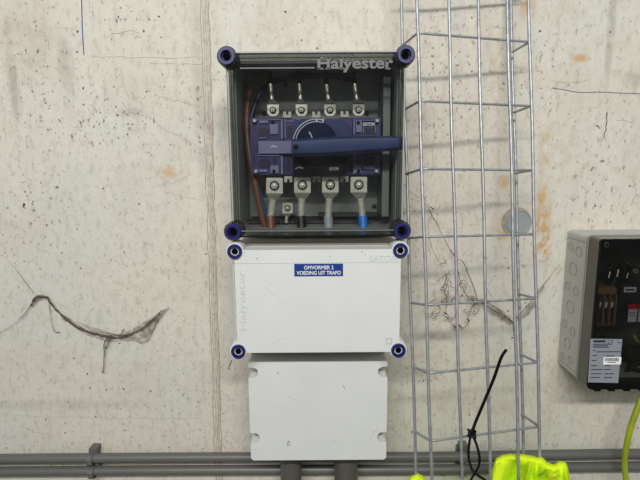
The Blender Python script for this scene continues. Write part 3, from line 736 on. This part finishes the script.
for cx, cy, bx, by, cm, nm in bots:
    t = thing('power_cable', P(bx, 226, 0.05), f'{nm} cable end with crimped metal lug below the switch', 'cable', 'lower power cables')
    p1, r = lug(t, cx, cy, 16.5, 15.5, 0.090, bx, by, 7.4, 6.5, False)
    bm = B(); tube(bm, smooth_path([p1+Vector((0, 0, 0.0015)), P(bx+0.3, 221, 0.084), P(bx+0.6, 226, 0.086), P(bx+0.6, 229.3, 0.088)]), r*1.25, 18); obj('insulation', bm, cm, t, True)
t = thing('earth_cable_lug', P(288, 222, 0.04), 'small crimped earth lug between the brown and black cables', 'cable lug')
p1, r = lug(t, 287.5, 208, 10.5, 10.5, 0.06, 286, 224, 3.5, 3, False)
bm = B(); tube(bm, [p1+Vector((0, 0, 0.001)), P(286, 226, 0.055)], r*1.2, 12); obj('insulation', bm, m_blkcab, t, True)
for x in (280.8, 292.8):
    bm = B(); c = XZ(x, 222, 0.05); lathe(bm, c, [(0.0042, 0.02), (0.0042, 0.052), (0.0032, 0.054), (0.002, 0.056)], 12); obj('nut', bm, m_innerdk, t, True)
t = thing('riser_cable', P(264, 228, 0.06), 'long brown cable curving up the left inside of the clear box', 'cable')
bm = B(); tube(bm, smooth_path([P(266, 227.5, 0.075), P(262.5, 218, 0.075), P(256.5, 190, 0.075), (P(250.5, 160, 0.07)), P(247, 130, 0.06), P(247.5, 105, 0.05), P(252, 86, 0.04), P(262, 76, 0.03)]), 0.0052, 16); obj('insulation', bm, m_brown, t, True)
t = thing('riser_cable', P(264, 226, 0.05), 'thin blue cable behind the brown one at the box left side', 'cable')
bm = B(); tube(bm, smooth_path([P(266.5, 225, 0.05), P(265, 215, 0.055), P(260.5, 198, 0.055), P(256, 184, 0.05), P(252.5, 176, 0.05)]), 0.0043, 12); obj('lower_run', bm, m_bluecab, t, True)
bm = B(); tube(bm, smooth_path([P(252.5, 176, 0.05), P(249.5, 155, 0.05), P(249.5, 130, 0.05), P(254, 108, 0.045), P(266, 86, 0.035), P(290, 78, 0.028), P(330, 76, 0.027), P(352, 80, 0.026)]), 0.0045, 12); obj('upper_run', bm, m_dkblue, t, True)

# ------------------------------------------------------------------ wire cable tray leaning on the wall
WX = {'bl': (401.3, 416.2, .756), 'f1': (416.6, 431.8, .709), 'f2': (448.4, 461.9, .721), 'f3': (478.0, 490.4, .732), 'f4': (507.2, 518.9, .742), 'br': (510.6, 524.4, .797), 'f5': (528.6, 540.8, .752)}
def wx(k, y): a, b2, z = WX[k]; return a+(b2-a)*y/480
def Qw(k, y, dz=0.0): return Q(wx(k, y), y, WX[k][2]+dz)
def floor_y(k):
    lo, hi = 480.0, 2400.0
    for _ in range(40):
        m_ = (lo+hi)/2
        if Qw(k, m_).z > 0.004: lo = m_
        else: hi = m_
    return lo
base = Qw('f3', floor_y('f3'))
tray = thing('cable_tray', base, 'galvanised wire mesh cable tray leaning upright against the wall', 'cable tray')
for k in WX:
    a = Qw(k, -56); e_ = Qw(k, floor_y(k)); n = 26
    pts = [a.lerp(e_, i/n)+Vector((0.0007*math.sin(i*1.3+ord(k[1])), 0, 0)) for i in range(n+1)]
    bm = B(); tube(bm, pts, 0.00245, 12); obj('long_wire', bm, m_wire, tray, True)
for i in range(-1, 18):
    yl, yr, ybl, ybr = 33+68*i, 42+64.1*i, 45+64.4*i, 52+60.5*i
    if Q(418, yl, .71).z < 0.02: break
    dz = 0.0042
    A = Qw('bl', ybl, -0.001); Fl = Qw('f1', yl, dz); Fr = Qw('f5', yr, dz); Br = Qw('br', ybr, -0.001)
    pts = [A + (A-Fl)*0.06, A, A.lerp(Fl, .86)]
    c1 = Fl + Vector((0.002, 0, 0)); e1 = Fl.lerp(Fr, .06)
    pts += [A.lerp(Fl, .86).lerp(c1, .55), c1.lerp(e1, .5), e1]
    for k, f_ in (('f2', .29), ('f3', .56), ('f4', .82)): pts.append(Fl.lerp(Fr, f_))
    pts += [Fl.lerp(Fr, .985), Fr.lerp(Br, .08), Fr.lerp(Br, .5), Br, Br+(Br-Fr)*0.06]
    bm = B(); tube(bm, pts, 0.0019, 10); obj('cross_wire', bm, m_wire, tray, True)

# ------------------------------------------------------------------ cobwebs
def strand(bm, pts, r, jit, d, seedv, k=5):
    rr = random.Random(seedv)
    P3 = [P(p[0], p[1], p[2] if len(p) > 2 else d) for p in pts]
    sp = smooth_path(P3, k); q = []; R = []
    for i, v in enumerate(sp):
        q.append(v+Vector((rr.uniform(-jit, jit), rr.uniform(-jit, jit)*0.6, rr.uniform(-jit, jit))))
        rv = r if not isinstance(r, list) else r[min(len(r)-1, int(i/len(sp)*len(r)))]
        R.append(rv*0.78*rr.uniform(0.5, 1.4))
    for v in q: v.y = min(v.y, -0.0006)
    tube(bm, q, R, 5)
def sheet(bm, A, Bp, n=18, seedv=0, d=0.006):
    """gauze between two polylines (pixel points)"""
    rr = random.Random(seedv)
    for s in range(7):
        t = s/6
        pts = []
        for a, b2 in zip(A, Bp): pts.append((a[0]+(b2[0]-a[0])*t+rr.uniform(-1, 1), a[1]+(b2[1]-a[1])*t+rr.uniform(-.7, .7), (a[2]+(b2[2]-a[2])*t) if len(a) > 2 else d+rr.uniform(0, .004)))
        strand(bm, pts, 0.00045, 0.0006, d, seedv+s)
m_gauze = smoked('cobweb_gauze', (0.98, 0.98, 0.98), gloss=0.0, dust=0.0)
m_gauze = bpy.data.materials.new('cobweb_gauze_film'); m_gauze.use_nodes = True
nt = m_gauze.node_tree; bs = nt.nodes['Principled BSDF']; bs.inputs['Base Color'].default_value = lin((112, 100, 88)); bs.inputs['Roughness'].default_value = 1
n1 = nt.nodes.new('ShaderNodeTexNoise'); n1.inputs['Scale'].default_value = 130; n1.inputs['Detail'].default_value = 5
g1 = nt.nodes.new('ShaderNodeNewGeometry'); nt.links.new(g1.outputs['Position'], n1.inputs['Vector'])
mr1 = nt.nodes.new('ShaderNodeMapRange'); mr1.inputs[1].default_value = 0.35; mr1.inputs[2].default_value = 0.7; mr1.inputs[3].default_value = 0.08; mr1.inputs[4].default_value = 0.6
nt.links.new(n1.outputs['Fac'], mr1.inputs[0]); nt.links.new(mr1.outputs[0], bs.inputs['Alpha'])
def film(A, Bp, parent, seedv, d0=0.004):
    bm = B(); rr = random.Random(seedv)
    a = smooth_path([P(p[0], p[1], p[2] if len(p) > 2 else d0) for p in A], 5); b2 = smooth_path([P(p[0], p[1], p[2] if len(p) > 2 else d0) for p in Bp], 5)
    rows = []
    for p, q in zip(a, b2):
        row = []
        for j in range(5):
            v = p.lerp(q, j/4)+Vector((0, rr.uniform(-.0012, .0012), rr.uniform(-.0006, .0006))); v.y = min(v.y, -0.0006); row.append(bm.verts.new(v))
        rows.append(row)
    for r1, r2 in zip(rows, rows[1:]):
        for j in range(4): bm.faces.new((r1[j], r1[j+1], r2[j+1], r2[j]))
    return obj('web_film', bm, m_gauze, parent)
cw = thing('cobweb', P(75, 325, 0), 'dusty brown cobweb sagging across the bare wall at the left', 'cobweb')
bm = B()
strand(bm, [(-6, 335), (5, 330), (18, 320), (30, 307), (35, 298), (42, 296.5), (48, 298), (50, 303), (58, 312)], [.0006, .0006, .0008, .0022, .0026, .0024, .0022, .0014], .0006, .006, 1)
strand(bm, [(47, 298), (55, 308), (68, 320), (80, 329), (95, 334), (110, 337), (122, 337), (138, 331), (152, 320), (160, 312), (169, 308)], [.0016, .0015, .0015, .0014, .0016, .0019, .002, .0018, .0014, .0009, .0005], .0008, .006, 2)
strand(bm, [(60, 314), (75, 326), (90, 332), (108, 336), (125, 335), (145, 327), (160, 313)], .0009, .0012, .008, 3)
strand(bm, [(107, 337), (104, 345), (104, 358), (103.5, 368), (102.5, 373)], [.0012, .001, .0007, .0008, .0014], .0005, .007, 4)
strand(bm, [(111, 337), (108, 343), (105, 350), (103.5, 362)], .0007, .0006, .009, 5)
strand(bm, [(49, 304), (51, 318), (54, 331), (59, 332)], [.0006, .0005, .0006, .001], .0005, .005, 6)
strand(bm, [(17, 270), (24, 280), (33, 293)], .0004, .0004, .003, 7)
strand(bm, [(120, 336), (123, 330), (124, 329)], .0009, .0004, .006, 8)
strand(bm, [(62, 318), (72, 324)], .0011, .001, .007, 9)
strand(bm, [(136, 342), (148, 340), (158, 318), (160, 313)], .0006, .0008, .006, 10)
for i in range(7): strand(bm, [(60+i*8, 314+i*3.2), (75+i*8, 327+i*1.5), (88+i*8, 331+i*1.2)], .0004, .001, .007, 20+i)
obj('strands', bm, m_web, cw)
film([(56, 309), (70, 320), (90, 331), (110, 335), (130, 330), (150, 318), (170, 307)], [(57, 311), (70, 324), (88, 335), (108, 341), (132, 341), (147, 341), (158, 322)], cw, 3)
film([(106, 340), (104, 350), (103, 368)], [(112, 339), (106, 352), (104.5, 370)], cw, 5)
film([(31, 303), (36, 295), (48, 296)], [(34, 306), (40, 300), (51, 302)], cw, 6)
cw2 = thing('cobweb', P(470, 300, 0), 'tangled brown cobweb on the wall behind the wire tray', 'cobweb')
bm = B()
strand(bm, [(402, 180), (408, 190), (420, 199), (432, 215), (445, 240), (455, 257), (463, 262), (470, 278), (478, 300)], [.0005, .0005, .0007, .0009, .0009, .0008], .0009, .015, 31)
strand(bm, [(432, 215), (428, 225), (432, 248), (446, 275), (449, 300)], .0004, .0008, .012, 32)
strand(bm, [(420, 190), (428, 205), (434, 220)], .0004, .0007, .01, 33)
for i, pts in enumerate([[(449, 270), (444, 285), (447, 300), (446, 310), (451, 322), (456, 328)], [(456, 328), (466, 326), (470, 312), (476, 303), (482, 300)],
                         [(458, 280), (466, 296), (474, 298), (482, 304)], [(447, 283), (441, 290), (448, 292), (444, 300), (438, 306), (444, 310)], [(436, 305), (430, 303), (436, 299)],
                         [(450, 285), (458, 292), (452, 300), (458, 306)], [(455, 265), (462, 285), (470, 300)], [(470, 295), (476, 300), (472, 306), (479, 303)],
                         [(436, 282), (446, 276), (452, 284)], [(440, 264), (446, 262), (443, 258)]]):
    strand(bm, pts, .0007, .0016, .014, 40+i, 7)
rr9 = random.Random(77)
for i in range(16):
    x, y = rr9.choice([(448, 285), (447, 305), (455, 320), (472, 300), (462, 290), (436, 305)]); x += rr9.uniform(-5, 5); y += rr9.uniform(-9, 9); a0 = rr9.uniform(0, 6.3); rad = rr9.uniform(1.5, 4)
    strand(bm, [(x+rad*math.cos(a0+k5*.9), y+rad*math.sin(a0+k5*.9)+k5*.7) for k5 in range(6)], .00055, .0007, .013, 300+i, 4)
strand(bm, [(478, 300), (490, 308), (505, 317), (513, 323)], [.0009, .0012, .0014], .0008, .013, 60)
strand(bm, [(486, 287), (495, 302), (505, 316), (513, 323)], .0004, .0005, .012, 61)
strand(bm, [(513, 323), (514, 335), (512, 338)], .001, .0008, .012, 62)
strand(bm, [(513, 323), (522, 312), (532, 300), (545, 283), (560, 264)], [.0009, .0007, .0006, .0006, .0003], .0006, .01, 63)
strand(bm, [(512, 322), (525, 317), (532, 306)], .0004, .0006, .01, 64)
for i in range(6): strand(bm, [(480+i*3, 300+i), (493+i*2, 306+i*1.5), (512, 321)], .0003, .0006, .012, 70+i)
for i, (x, y) in enumerate([(447, 318), (455, 327), (460, 326), (468, 320), (473, 300), (483, 303), (445, 313), (432, 208)]): strand(bm, [(x-1, y-1), (x, y), (x+1, y+1)], .0014, .0012, .014, 90+i)
obj('strands', bm, m_web, cw2)
film([(478, 299), (492, 304), (508, 314), (514, 320)], [(480, 303), (492, 314), (506, 321), (513, 325)], cw2, 9, 0.012)
film([(514, 320), (524, 312), (534, 298), (544, 284)], [(515, 320), (524, 317), (533, 310), (545, 286)], cw2, 10, 0.010)

# ------------------------------------------------------------------ black cable tie hooked on the tray
zt = 0.700
tie = thing('cable_tie', Q(471, 434, zt), 'long black nylon cable tie looped on the wire tray', 'cable tie')
bm = B(); tube(bm, smooth_path([Q(506.5, 349.5, .675), Q(501, 358, .678), (Q(494, 378, .686)), Q(484, 402, .694), Q(476, 421, zt), Q(472, 432, zt)]), 0.0024, 10, flat=(1, 0.45)); obj('strap', bm, m_tie, tie, True)
hc = Q(471.8, 433.5, zt); bm = B()
bmesh.ops.create_cube(bm, size=1)
for v in bm.verts: v.co = hc + rt*v.co.x*0.0085 + up*v.co.y*0.0085 + fw*v.co.z*0.008
obj('head', bm, m_tie, tie, bevel=0.0018)
bm = B(); tube(bm, smooth_path([Q(470.6, 436, zt+.001), Q(469, 445, zt+.002), Q(468.6, 456, zt+.002), Q(471, 467, zt), Q(476, 474, zt-.002), Q(485, 480, zt), Q(492, 487, .705), Q(489, 498, .712)]), 0.0019, 10, flat=(1, 0.5)); obj('strap_loop', bm, m_tie, tie, True)
bm = B(); tube(bm, smooth_path([Q(473, 436, zt), Q(477, 446, zt-.002), Q(479.3, 456, zt-.002), Q(479, 465, zt), Q(475, 473, zt+.003), Q(471, 480, zt+.003), Q(470, 490, zt+.004), Q(478, 499, .708), Q(489, 498, .712)]), 0.0019, 10, flat=(1, 0.5)); obj('strap_loop', bm, m_tie, tie, True)

# ------------------------------------------------------------------ hi-vis garment stuffed in the tray
def lerp_tab(tab, x):
    for (x0, y0), (x1, y1) in zip(tab, tab[1:]):
        if x0 <= x <= x1:
            t = (x-x0)/(x1-x0); return y0+(y1-y0)*t
    return tab[0][1] if x < tab[0][0] else tab[-1][1]
tab = [(402, 500), (406, 482), (411, 476), (417, 472.6), (422, 475), (428, 480.5), (440, 497), (475, 500), (487, 486), (490, 478), (493, 466), (496, 458), (502, 454.8), (510, 453.6), (522, 453.8), (532, 455.5), (537, 457), (541, 456.5), (544, 458.5), (547, 462), (553, 464), (556, 463), (559, 460.8), (565, 461.5), (567, 464), (569, 472), (571, 486), (574, 540)]
vest_o = Q(520, 480, .765)
FOLDS = [(497, 459, 515, 456.5, 2.2, .004), (515, 462, 508, 500, 5, .006), (531, 462, 526, 480, 3.5, -.007), (535, 458, 531, 476, 2.0, .006), (539, 456, 541, 472, 1.6, -.004), (544, 459, 552, 470, 3.2, .004),
         (553, 466, 548, 474, 3, -.010), (546, 471, 528, 482, 2.2, .007), (556, 473, 538, 488, 4, -.008), (560, 463, 554, 470, 1.8, .008), (565, 464, 568, 486, 3, -.006), (500, 466, 494, 490, 4, -.005), (520, 470, 505, 490, 5, .006), (417, 476, 412, 486, 3, -.003), (419, 477, 426, 486, 2, .004)]
bm = B(); rows = []; NX = 220; NS = 84
for i in range(NX+1):
    x = 402+(574-402)*i/NX; yt = lerp_tab(tab, x)
    row = []
    for j in range(NS+1):
        s = j/NS   # 0 back bottom -> .3 top -> 1 front bottom
        bulge = 0.0
        # bulge outward to the right of the tray
        right = max(0, min(1, (x-522)/14)); right = right*right*(3-2*right)
        mid_ = max(0, min(1, (x-434)/10))*max(0, min(1, (512-x)/14))
        zf = 0.7475+0.003*mid_-0.0075*right; zb = 0.785-0.012*right
        edge = min(1, (x-402)/5, (574-x)/5); zc_mid = (zf+zb)/2
        zf = zc_mid+(zf-zc_mid)*max(.05, edge)**.5; zb = zc_mid+(zb-zc_mid)*max(.05, edge)**.5
        if s < .3:
            t = s/.3; y = 640+(yt+6-640)*t; z = zb
        elif s < .45:
            a = (s-.3)/.15*math.pi; y = yt+6-6*math.sin(a); z = zb+(zf-zb)*(1-math.cos(a))/2
        else:
            t = (s-.45)/.55; t2 = t**1.5; y = yt+6+(640-yt-6)*t2; z = zf
            f = 0
            # diagonal pleats: each one a ridge (toward the viewer) or a valley along its own line
            for (ax, ay, bx_, by_, wd_, am) in FOLDS:
                L2 = (bx_-ax)**2+(by_-ay)**2; tt = ((x-ax)*(bx_-ax)+(y-ay)*(by_-ay))/L2
                tc_ = max(0, min(1, tt)); dx_ = x-(ax+(bx_-ax)*tc_); dy_ = y-(ay+(by_-ay)*tc_)
                f += 2.6*am*math.exp(-(dx_*dx_+dy_*dy_)/(wd_*wd_))
            f += 0.003*noise.noise(Vector((x*.05, y*.05, 2)))
            z += f*min(1, t*8)
            if x < 519 or mid_ > 0: z = max(z, 0.7465)
        row.append(bm.verts.new(Q(x, y, z)))
    rows.append(row)
for a, b2 in zip(rows, rows[1:]):
    for j in range(NS): bm.faces.new((a[j], a[j+1], b2[j+1], b2[j]))
    bm.faces.new((a[NS], a[0], b2[0], b2[NS]))
bm.faces.new(rows[0]); bm.faces.new(rows[-1][::-1])
v_ = obj('hi_vis_vest', bm, m_vest, None, True)
tag(v_, 'fluorescent yellow hi-vis garment stuffed behind the wires of the tray', 'vest')

# ------------------------------------------------------------------ right-hand fuse box
rx0 = 0.452; rz1 = CAM.z-0.1285; rz0 = CAM.z-0.3865; RW = 0.36; rx1 = rx0+RW
rb = thing('fuse_enclosure', (rx0+RW/2, 0, rz0), 'grey fuse box with dark smoked cover and silver rating sticker', 'enclosure')
outer = rrect(rx0, rx1, rz0, rz1, 0.006)
bm = B(); ringwall(bm, outer, inset(outer, 0.003), 0, 0.067); box(bm, rx0+0.002, rx1-0.002, rz0+0.002, rz1-0.002, 0, 0.004)
rb_b = obj('base', bm, m_side, rb)
# knock-outs on the left side face
def side_ring(bm, yd, z, r, w=0.0009, n=24):
    for i in range(n):
        if i in (5, 6, 17, 18): continue
        a0 = 2*math.pi*i/n; a1 = 2*math.pi*(i+1)/n
        q = [(-(yd+rr3*math.cos(a)), z+rr3*math.sin(a)) for rr3, a in ((r, a0), (r, a1), (r-w, a1), (r-w, a0))]
        v1 = [bm.verts.new((rx0-0.0001, y, zz)) for y, zz in q]; v2 = [bm.verts.new((rx0-0.0009, y, zz)) for y, zz in q]
        bm.faces.new(v1); bm.faces.new(v2[::-1])
        for k2 in range(4): bm.faces.new((v1[k2], v2[k2], v2[(k2+1) % 4], v1[(k2+1) % 4]))
for yd, dz, r in ((0.017, 0.028, .0075), (0.044, 0.032, .0095), (0.03, 0.066, .0125), (0.017, 0.1, .0075), (0.045, 0.103, .0085), (0.031, 0.136, .0125), (0.017, 0.172, .0075), (0.045, 0.178, .0085), (0.031, 0.205, .0105), (0.017, 0.235, .006), (0.046, 0.232, .008)):
    bm = B(); side_ring(bm, yd, rz1-dz, r); obj('knockout', bm, m_hole, rb_b)
bm = B()
for dz in (0.012, 0.246):
    v = [(0.006, rz1-dz), (0.062, rz1-dz-0.0)]
    q = [bm.verts.new((rx0-0.0007, -y, z)) for y, z in ((.006, rz1-dz), (.062, rz1-dz), (.062, rz1-dz-.0008), (.006, rz1-dz-.0008))]
    q2 = [bm.verts.new((rx0+0.0005, -y, z)) for y, z in ((.006, rz1-dz), (.062, rz1-dz), (.062, rz1-dz-.0008), (.006, rz1-dz-.0008))]
    bm.faces.new(q); bm.faces.new(q2[::-1])
    for i in range(4): bm.faces.new((q[i], q2[i], q2[(i+1) % 4], q[(i+1) % 4]))
obj('side_rib', bm, m_hole, rb_b)
RD = 0.105
# cover: top rail, smoked sides, dark frame, pane
bm = B(); ringwall(bm, outer, inset(outer, 0.0035), 0.068, RD-0.004); cvs = obj('cover', bm, mat('smoked_cover_rim', (84, 82, 74), 0.25, var=0.15, vscale=18), rb)
bm = B(); ringwall(bm, inset(outer, -0.0012), inset(outer, 0.001), 0.0675, 0.0715); obj('cover_seam', bm, m_hole, cvs)
bm = B(); prism(bm, inset(outer, 0.0), RD-0.0038, RD); obj('pane', bm, m_lid2, cvs)
bm = B(); fr = outer; ringwall(bm, fr, inset(fr, 0.0022), RD+0.0001, RD+0.0012); obj('pane_frame', bm, m_black, cvs)
bm = B(); c = (rx0+0.009, rz1-0.009); lathe(bm, c, [(0.0052, RD+0.0001), (0.0052, RD+0.0015), (0.0045, RD+0.002)], 20); cso = obj('cover_screw', bm, m_black, cvs, True)
bm = B(); rr_ = [(c[0]+0.0034*math.cos(a*math.pi/10), c[1]+0.0042*math.sin(a*math.pi/10)) for a in range(20)]; ringwall(bm, rr_, inset(rr_, 0.0008), RD+0.002, RD+0.0024); obj('screw_ring', bm, m_innerdk, cso)
bm = B(); box(bm, rx0+0.001, rx1-0.001, rz0+0.002, rz0+0.012, RD+0.0001, RD+0.0015); obj('pane_lower_frame', bm, m_black, cvs)
for dx in (0.012, 0.036, 0.062, 0.088, 0.112, 0.14):
    bm = B(); box(bm, rx0+dx, rx0+dx+0.010, rz0-0.0035, rz0+0.003, RD-0.012, RD+0.0014); obj('latch_tab', bm, m_black, cvs, bevel=0.001)
# backing panel and contents
bm = B(); box(bm, rx0+0.008, rx1-0.008, rz0+0.008, rz1-0.008, 0.0045, 0.012); obj('back_panel', bm, mat('dark_panel', (66, 70, 66), 0.6, var=0.5, vscale=45), rb)
for k_, (x, y, w_, h_, who) in enumerate(((607, 262, 7, 22, 'left'), (616, 258, 6, 26, 'middle'), (626, 264, 5, 20, 'right'))):
    t = thing('cable_sleeve', P(x+w_/2, y+h_, 0.03), f'{who} of three dark cable sleeves above the tan fuse block', 'sleeve', 'dark sleeves in the fuse box')
    bm = B(); tube(bm, smooth_path([P(x+w_/2+2, y, .02), P(x+w_/2, y+h_*.5, .04), P(x+w_/2-3, y+h_, .045)]), w_*0.0007, 10); obj('sleeve_body', bm, m_black, t, True)
    bm = B(); tube(bm, [P(x+w_/2-0.5, y+h_*.45, .047), P(x+w_/2-2, y+h_*.72, .0505)], 0.0012, 8); obj('bare_end', bm, m_steel, t, True)
t = thing('fuse_block', P(607, 320, 0.02), 'tan three-pole fuse block behind the dark cover', 'fuse block')
bm = B(); pbox(bm, 598, 289, 616, 326, 0.0125, 0.055); obj('housing', bm, mat('fuse_housing', (92, 84, 78), 0.5, var=0.3, vscale=150), t, bevel=0.001)
bm = B(); pbox(bm, 598, 287.5, 616, 294, 0.0135, 0.06); obj('top_strip', bm, m_terr, t, bevel=0.001)
for x in (603.2, 609.2, 615.0, 597.9):
    bm = B(); pbox(bm, x, 294.6, x+1.3, 325.5, 0.0555, 0.062); obj('divider', bm, m_terr if x > 600 else m_innerdk, t)
for x in (600.3, 606.5, 612.3):
    bm = B(); ppoly(bm, [(x-1.5, 309), (x+1.2, 309), (x+1.8, 322), (x-1.0, 322)], 0.0555, 0.0575); obj('slot', bm, m_black, t)
    bm = B(); lathe(bm, XZ(x, 297, .06), [(0.0032, 0.0555), (0.0032, 0.058)], 12); obj('fuse_hole', bm, m_black, t)
    bm = B(); ppoly(bm, [(x-1.2, 303), (x+1.2, 302.5), (x+0.6, 306), (x-1.4, 308.5)], 0.0555, 0.058); obj('contact_mark', bm, m_wst, t)
for x, nm in ((628.2, 'left'), (638.4, 'right')):
    t = thing('fuse_holder', P(x+4, 322, 0.02), f'{nm} of two white fuse holders with red tops', 'fuse holder', 'red-topped fuse holders')
    bm = B(); pbox(bm, x, 309, x+8.6, 322, 0.0125, 0.05); obj('housing', bm, m_print, t, bevel=0.0008)
    bm = B(); pbox(bm, x, 304.3, x+8.6, 309, 0.0125, 0.052); obj('red_cap', bm, m_red, t, bevel=0.0008)
    bm = B(); pbox(bm, x+1.5, 312.5, x+7, 313.2, 0.0501, 0.0505); pbox(bm, x+1.5, 315, x+7, 315.6, 0.0501, 0.0505); obj('print', bm, m_ink, t)
bm = B(); pbox(bm, 624.2, 287.2, 636.2, 292.3, 0.05, 0.0515)
t = tag(obj('paper_tag', bm, m_wst), 'small white paper tag inside the dark fuse box', 'tag'); bm = B(); pbox(bm, 626, 289, 634.5, 290.6, 0.0516, 0.052); obj('print', bm, m_ink, t)
bm = B(); box(bm, P(620, 290, .05).x, P(645, 290, .05).x, P(625, 325, .05).z, P(625, 284, .05).z, 0.0125, 0.0495)
tag(obj('relay_block', bm, mat('relay_black', (26, 28, 32), 0.4), bevel=0.002), 'black relay block behind the white tag in the fuse box', 'relay')
wires = [([(612, 262), (616, 274), (612, 286)], m_blkcab, 'black wire dropping onto the left of the fuse block', .003), ([(618, 258), (621, 275), (614, 288)], m_blkcab, 'black wire bending beside the fuse block top', .003),
         ([(602, 276), (610, 268), (622, 262), (632, 266), (645, 272)], m_blkcab, 'black wire arching under the cover top', .0035), ([(624, 352), (630, 364), (640, 372), (655, 376)], m_blkcab, 'thick black wire right of the silver sticker', .005),
         ([(624, 376), (632, 366), (645, 360), (660, 358)], m_blkcab, 'black wire crossing low behind the sticker', .005), ([(634, 335), (637, 341), (642, 343), (655, 346)], m_yg, 'short green and yellow wire inside the fuse box', .0025),
         ([(600, 328), (604, 336), (612, 346), (626, 350)], m_blkcab, 'black wire leaving the fuse block bottom', .003)]
for i, (pts, mm, lb, r) in enumerate(wires):
    bm = B(); tube(bm, smooth_path([P(x, y, 0.035+0.006*((i*5+j) % 3)) for j, (x, y) in enumerate(pts)]), r, 10); tag(obj('wire', bm, mm, None, True), lb, 'wire', 'wires in the fuse box')
for x, y in ((636, 271),):
    bm = B(); q_ = [(XZ(x, y, .05)[0]+0.004*math.cos(a*math.pi/10), XZ(x, y, .05)[1]+0.004*math.sin(a*math.pi/10)) for a in range(20)]; ringwall(bm, q_, inset(q_, 0.0014), 0.047, 0.05)
    tag(obj('ring_terminal', bm, m_steel), 'small metal ring terminal at the fuse box right edge', 'terminal')
# sticker
sp = [(590.7, 338.8), (622.3, 339.2), (618.2, 383), (588, 382.3)]
bm = B(); ppoly(bm, sp, RD+0.0016, RD+0.0022); st = obj('sticker', bm, m_stick, rb); st['label'] = 'silver grey rating sticker'
bm = B(); SDp = RD+0.0023
def sline(x0, x1, y, h=0.5): pbox(bm, x0, y-h/2, x1, y+h/2, SDp, SDp+0.0002)
sline(593.5, 605.5, 341.3, 2.2)
for y, x0, x1 in ((344.2, 593, 612), (345.8, 593, 608), (347.2, 593, 609), (351.8, 596.5, 620.5), (350.5, 593, 595.5), (355.5, 592.5, 597), (360.5, 592, 596), (365.7, 591.5, 597), (365.8, 605, 610.5), (369.6, 591, 603), (369.6, 604.5, 611), (373.8, 591, 601), (373.8, 604.5, 614), (377.5, 590.5, 600), (377.6, 604, 612), (356, 606, 614.5), (342.8, 617.8, 620.5)): sline(x0, x1, y, 0.8)
obj('print', bm, m_ink, st)
obj('lettering', ptext('C E', 607.6, 339.9, 613.2, 342.9, SDp, ext=0.0002), m_ink, st)
bm = B(); q_ = rrect(*[XZ(603.2, 361, SDp)[0], XZ(621, 361, SDp)[0], XZ(612, 364.4, SDp)[1], XZ(612, 357, SDp)[1]], 0.0015); prism(bm, q_, SDp, SDp+0.0005); ws = obj('barcode_sticker', bm, m_wst, st)
bm = B(); rr = random.Random(3); x = 605.0
while x < 619:
    w_ = rr.uniform(.25, .6); pbox(bm, x, 358, x+w_, 361.3, SDp+0.0006, SDp+0.0008); x += w_+rr.uniform(.3, .6)
pbox(bm, 607.5, 362.2, 616, 362.8, SDp+0.0006, SDp+0.0008); obj('barcode', bm, m_ink, ws)

# green and yellow cable below the fuse box
bm = B(); tube(bm, smooth_path([P(650, 388, 0.05), P(642, 398, 0.055), P(636, 412, 0.06), P(630.5, 428, 0.062), P(626.5, 446, 0.06), P(624.6, 464, 0.055), P(626.5, 482, 0.05), P(632, 510, 0.045), P(636, 600, 0.03)], 8), 0.0050, 14)
tag(obj('earth_cable', bm, m_yg, None, True), 'green and yellow earth cable curving down below the fuse box', 'cable')
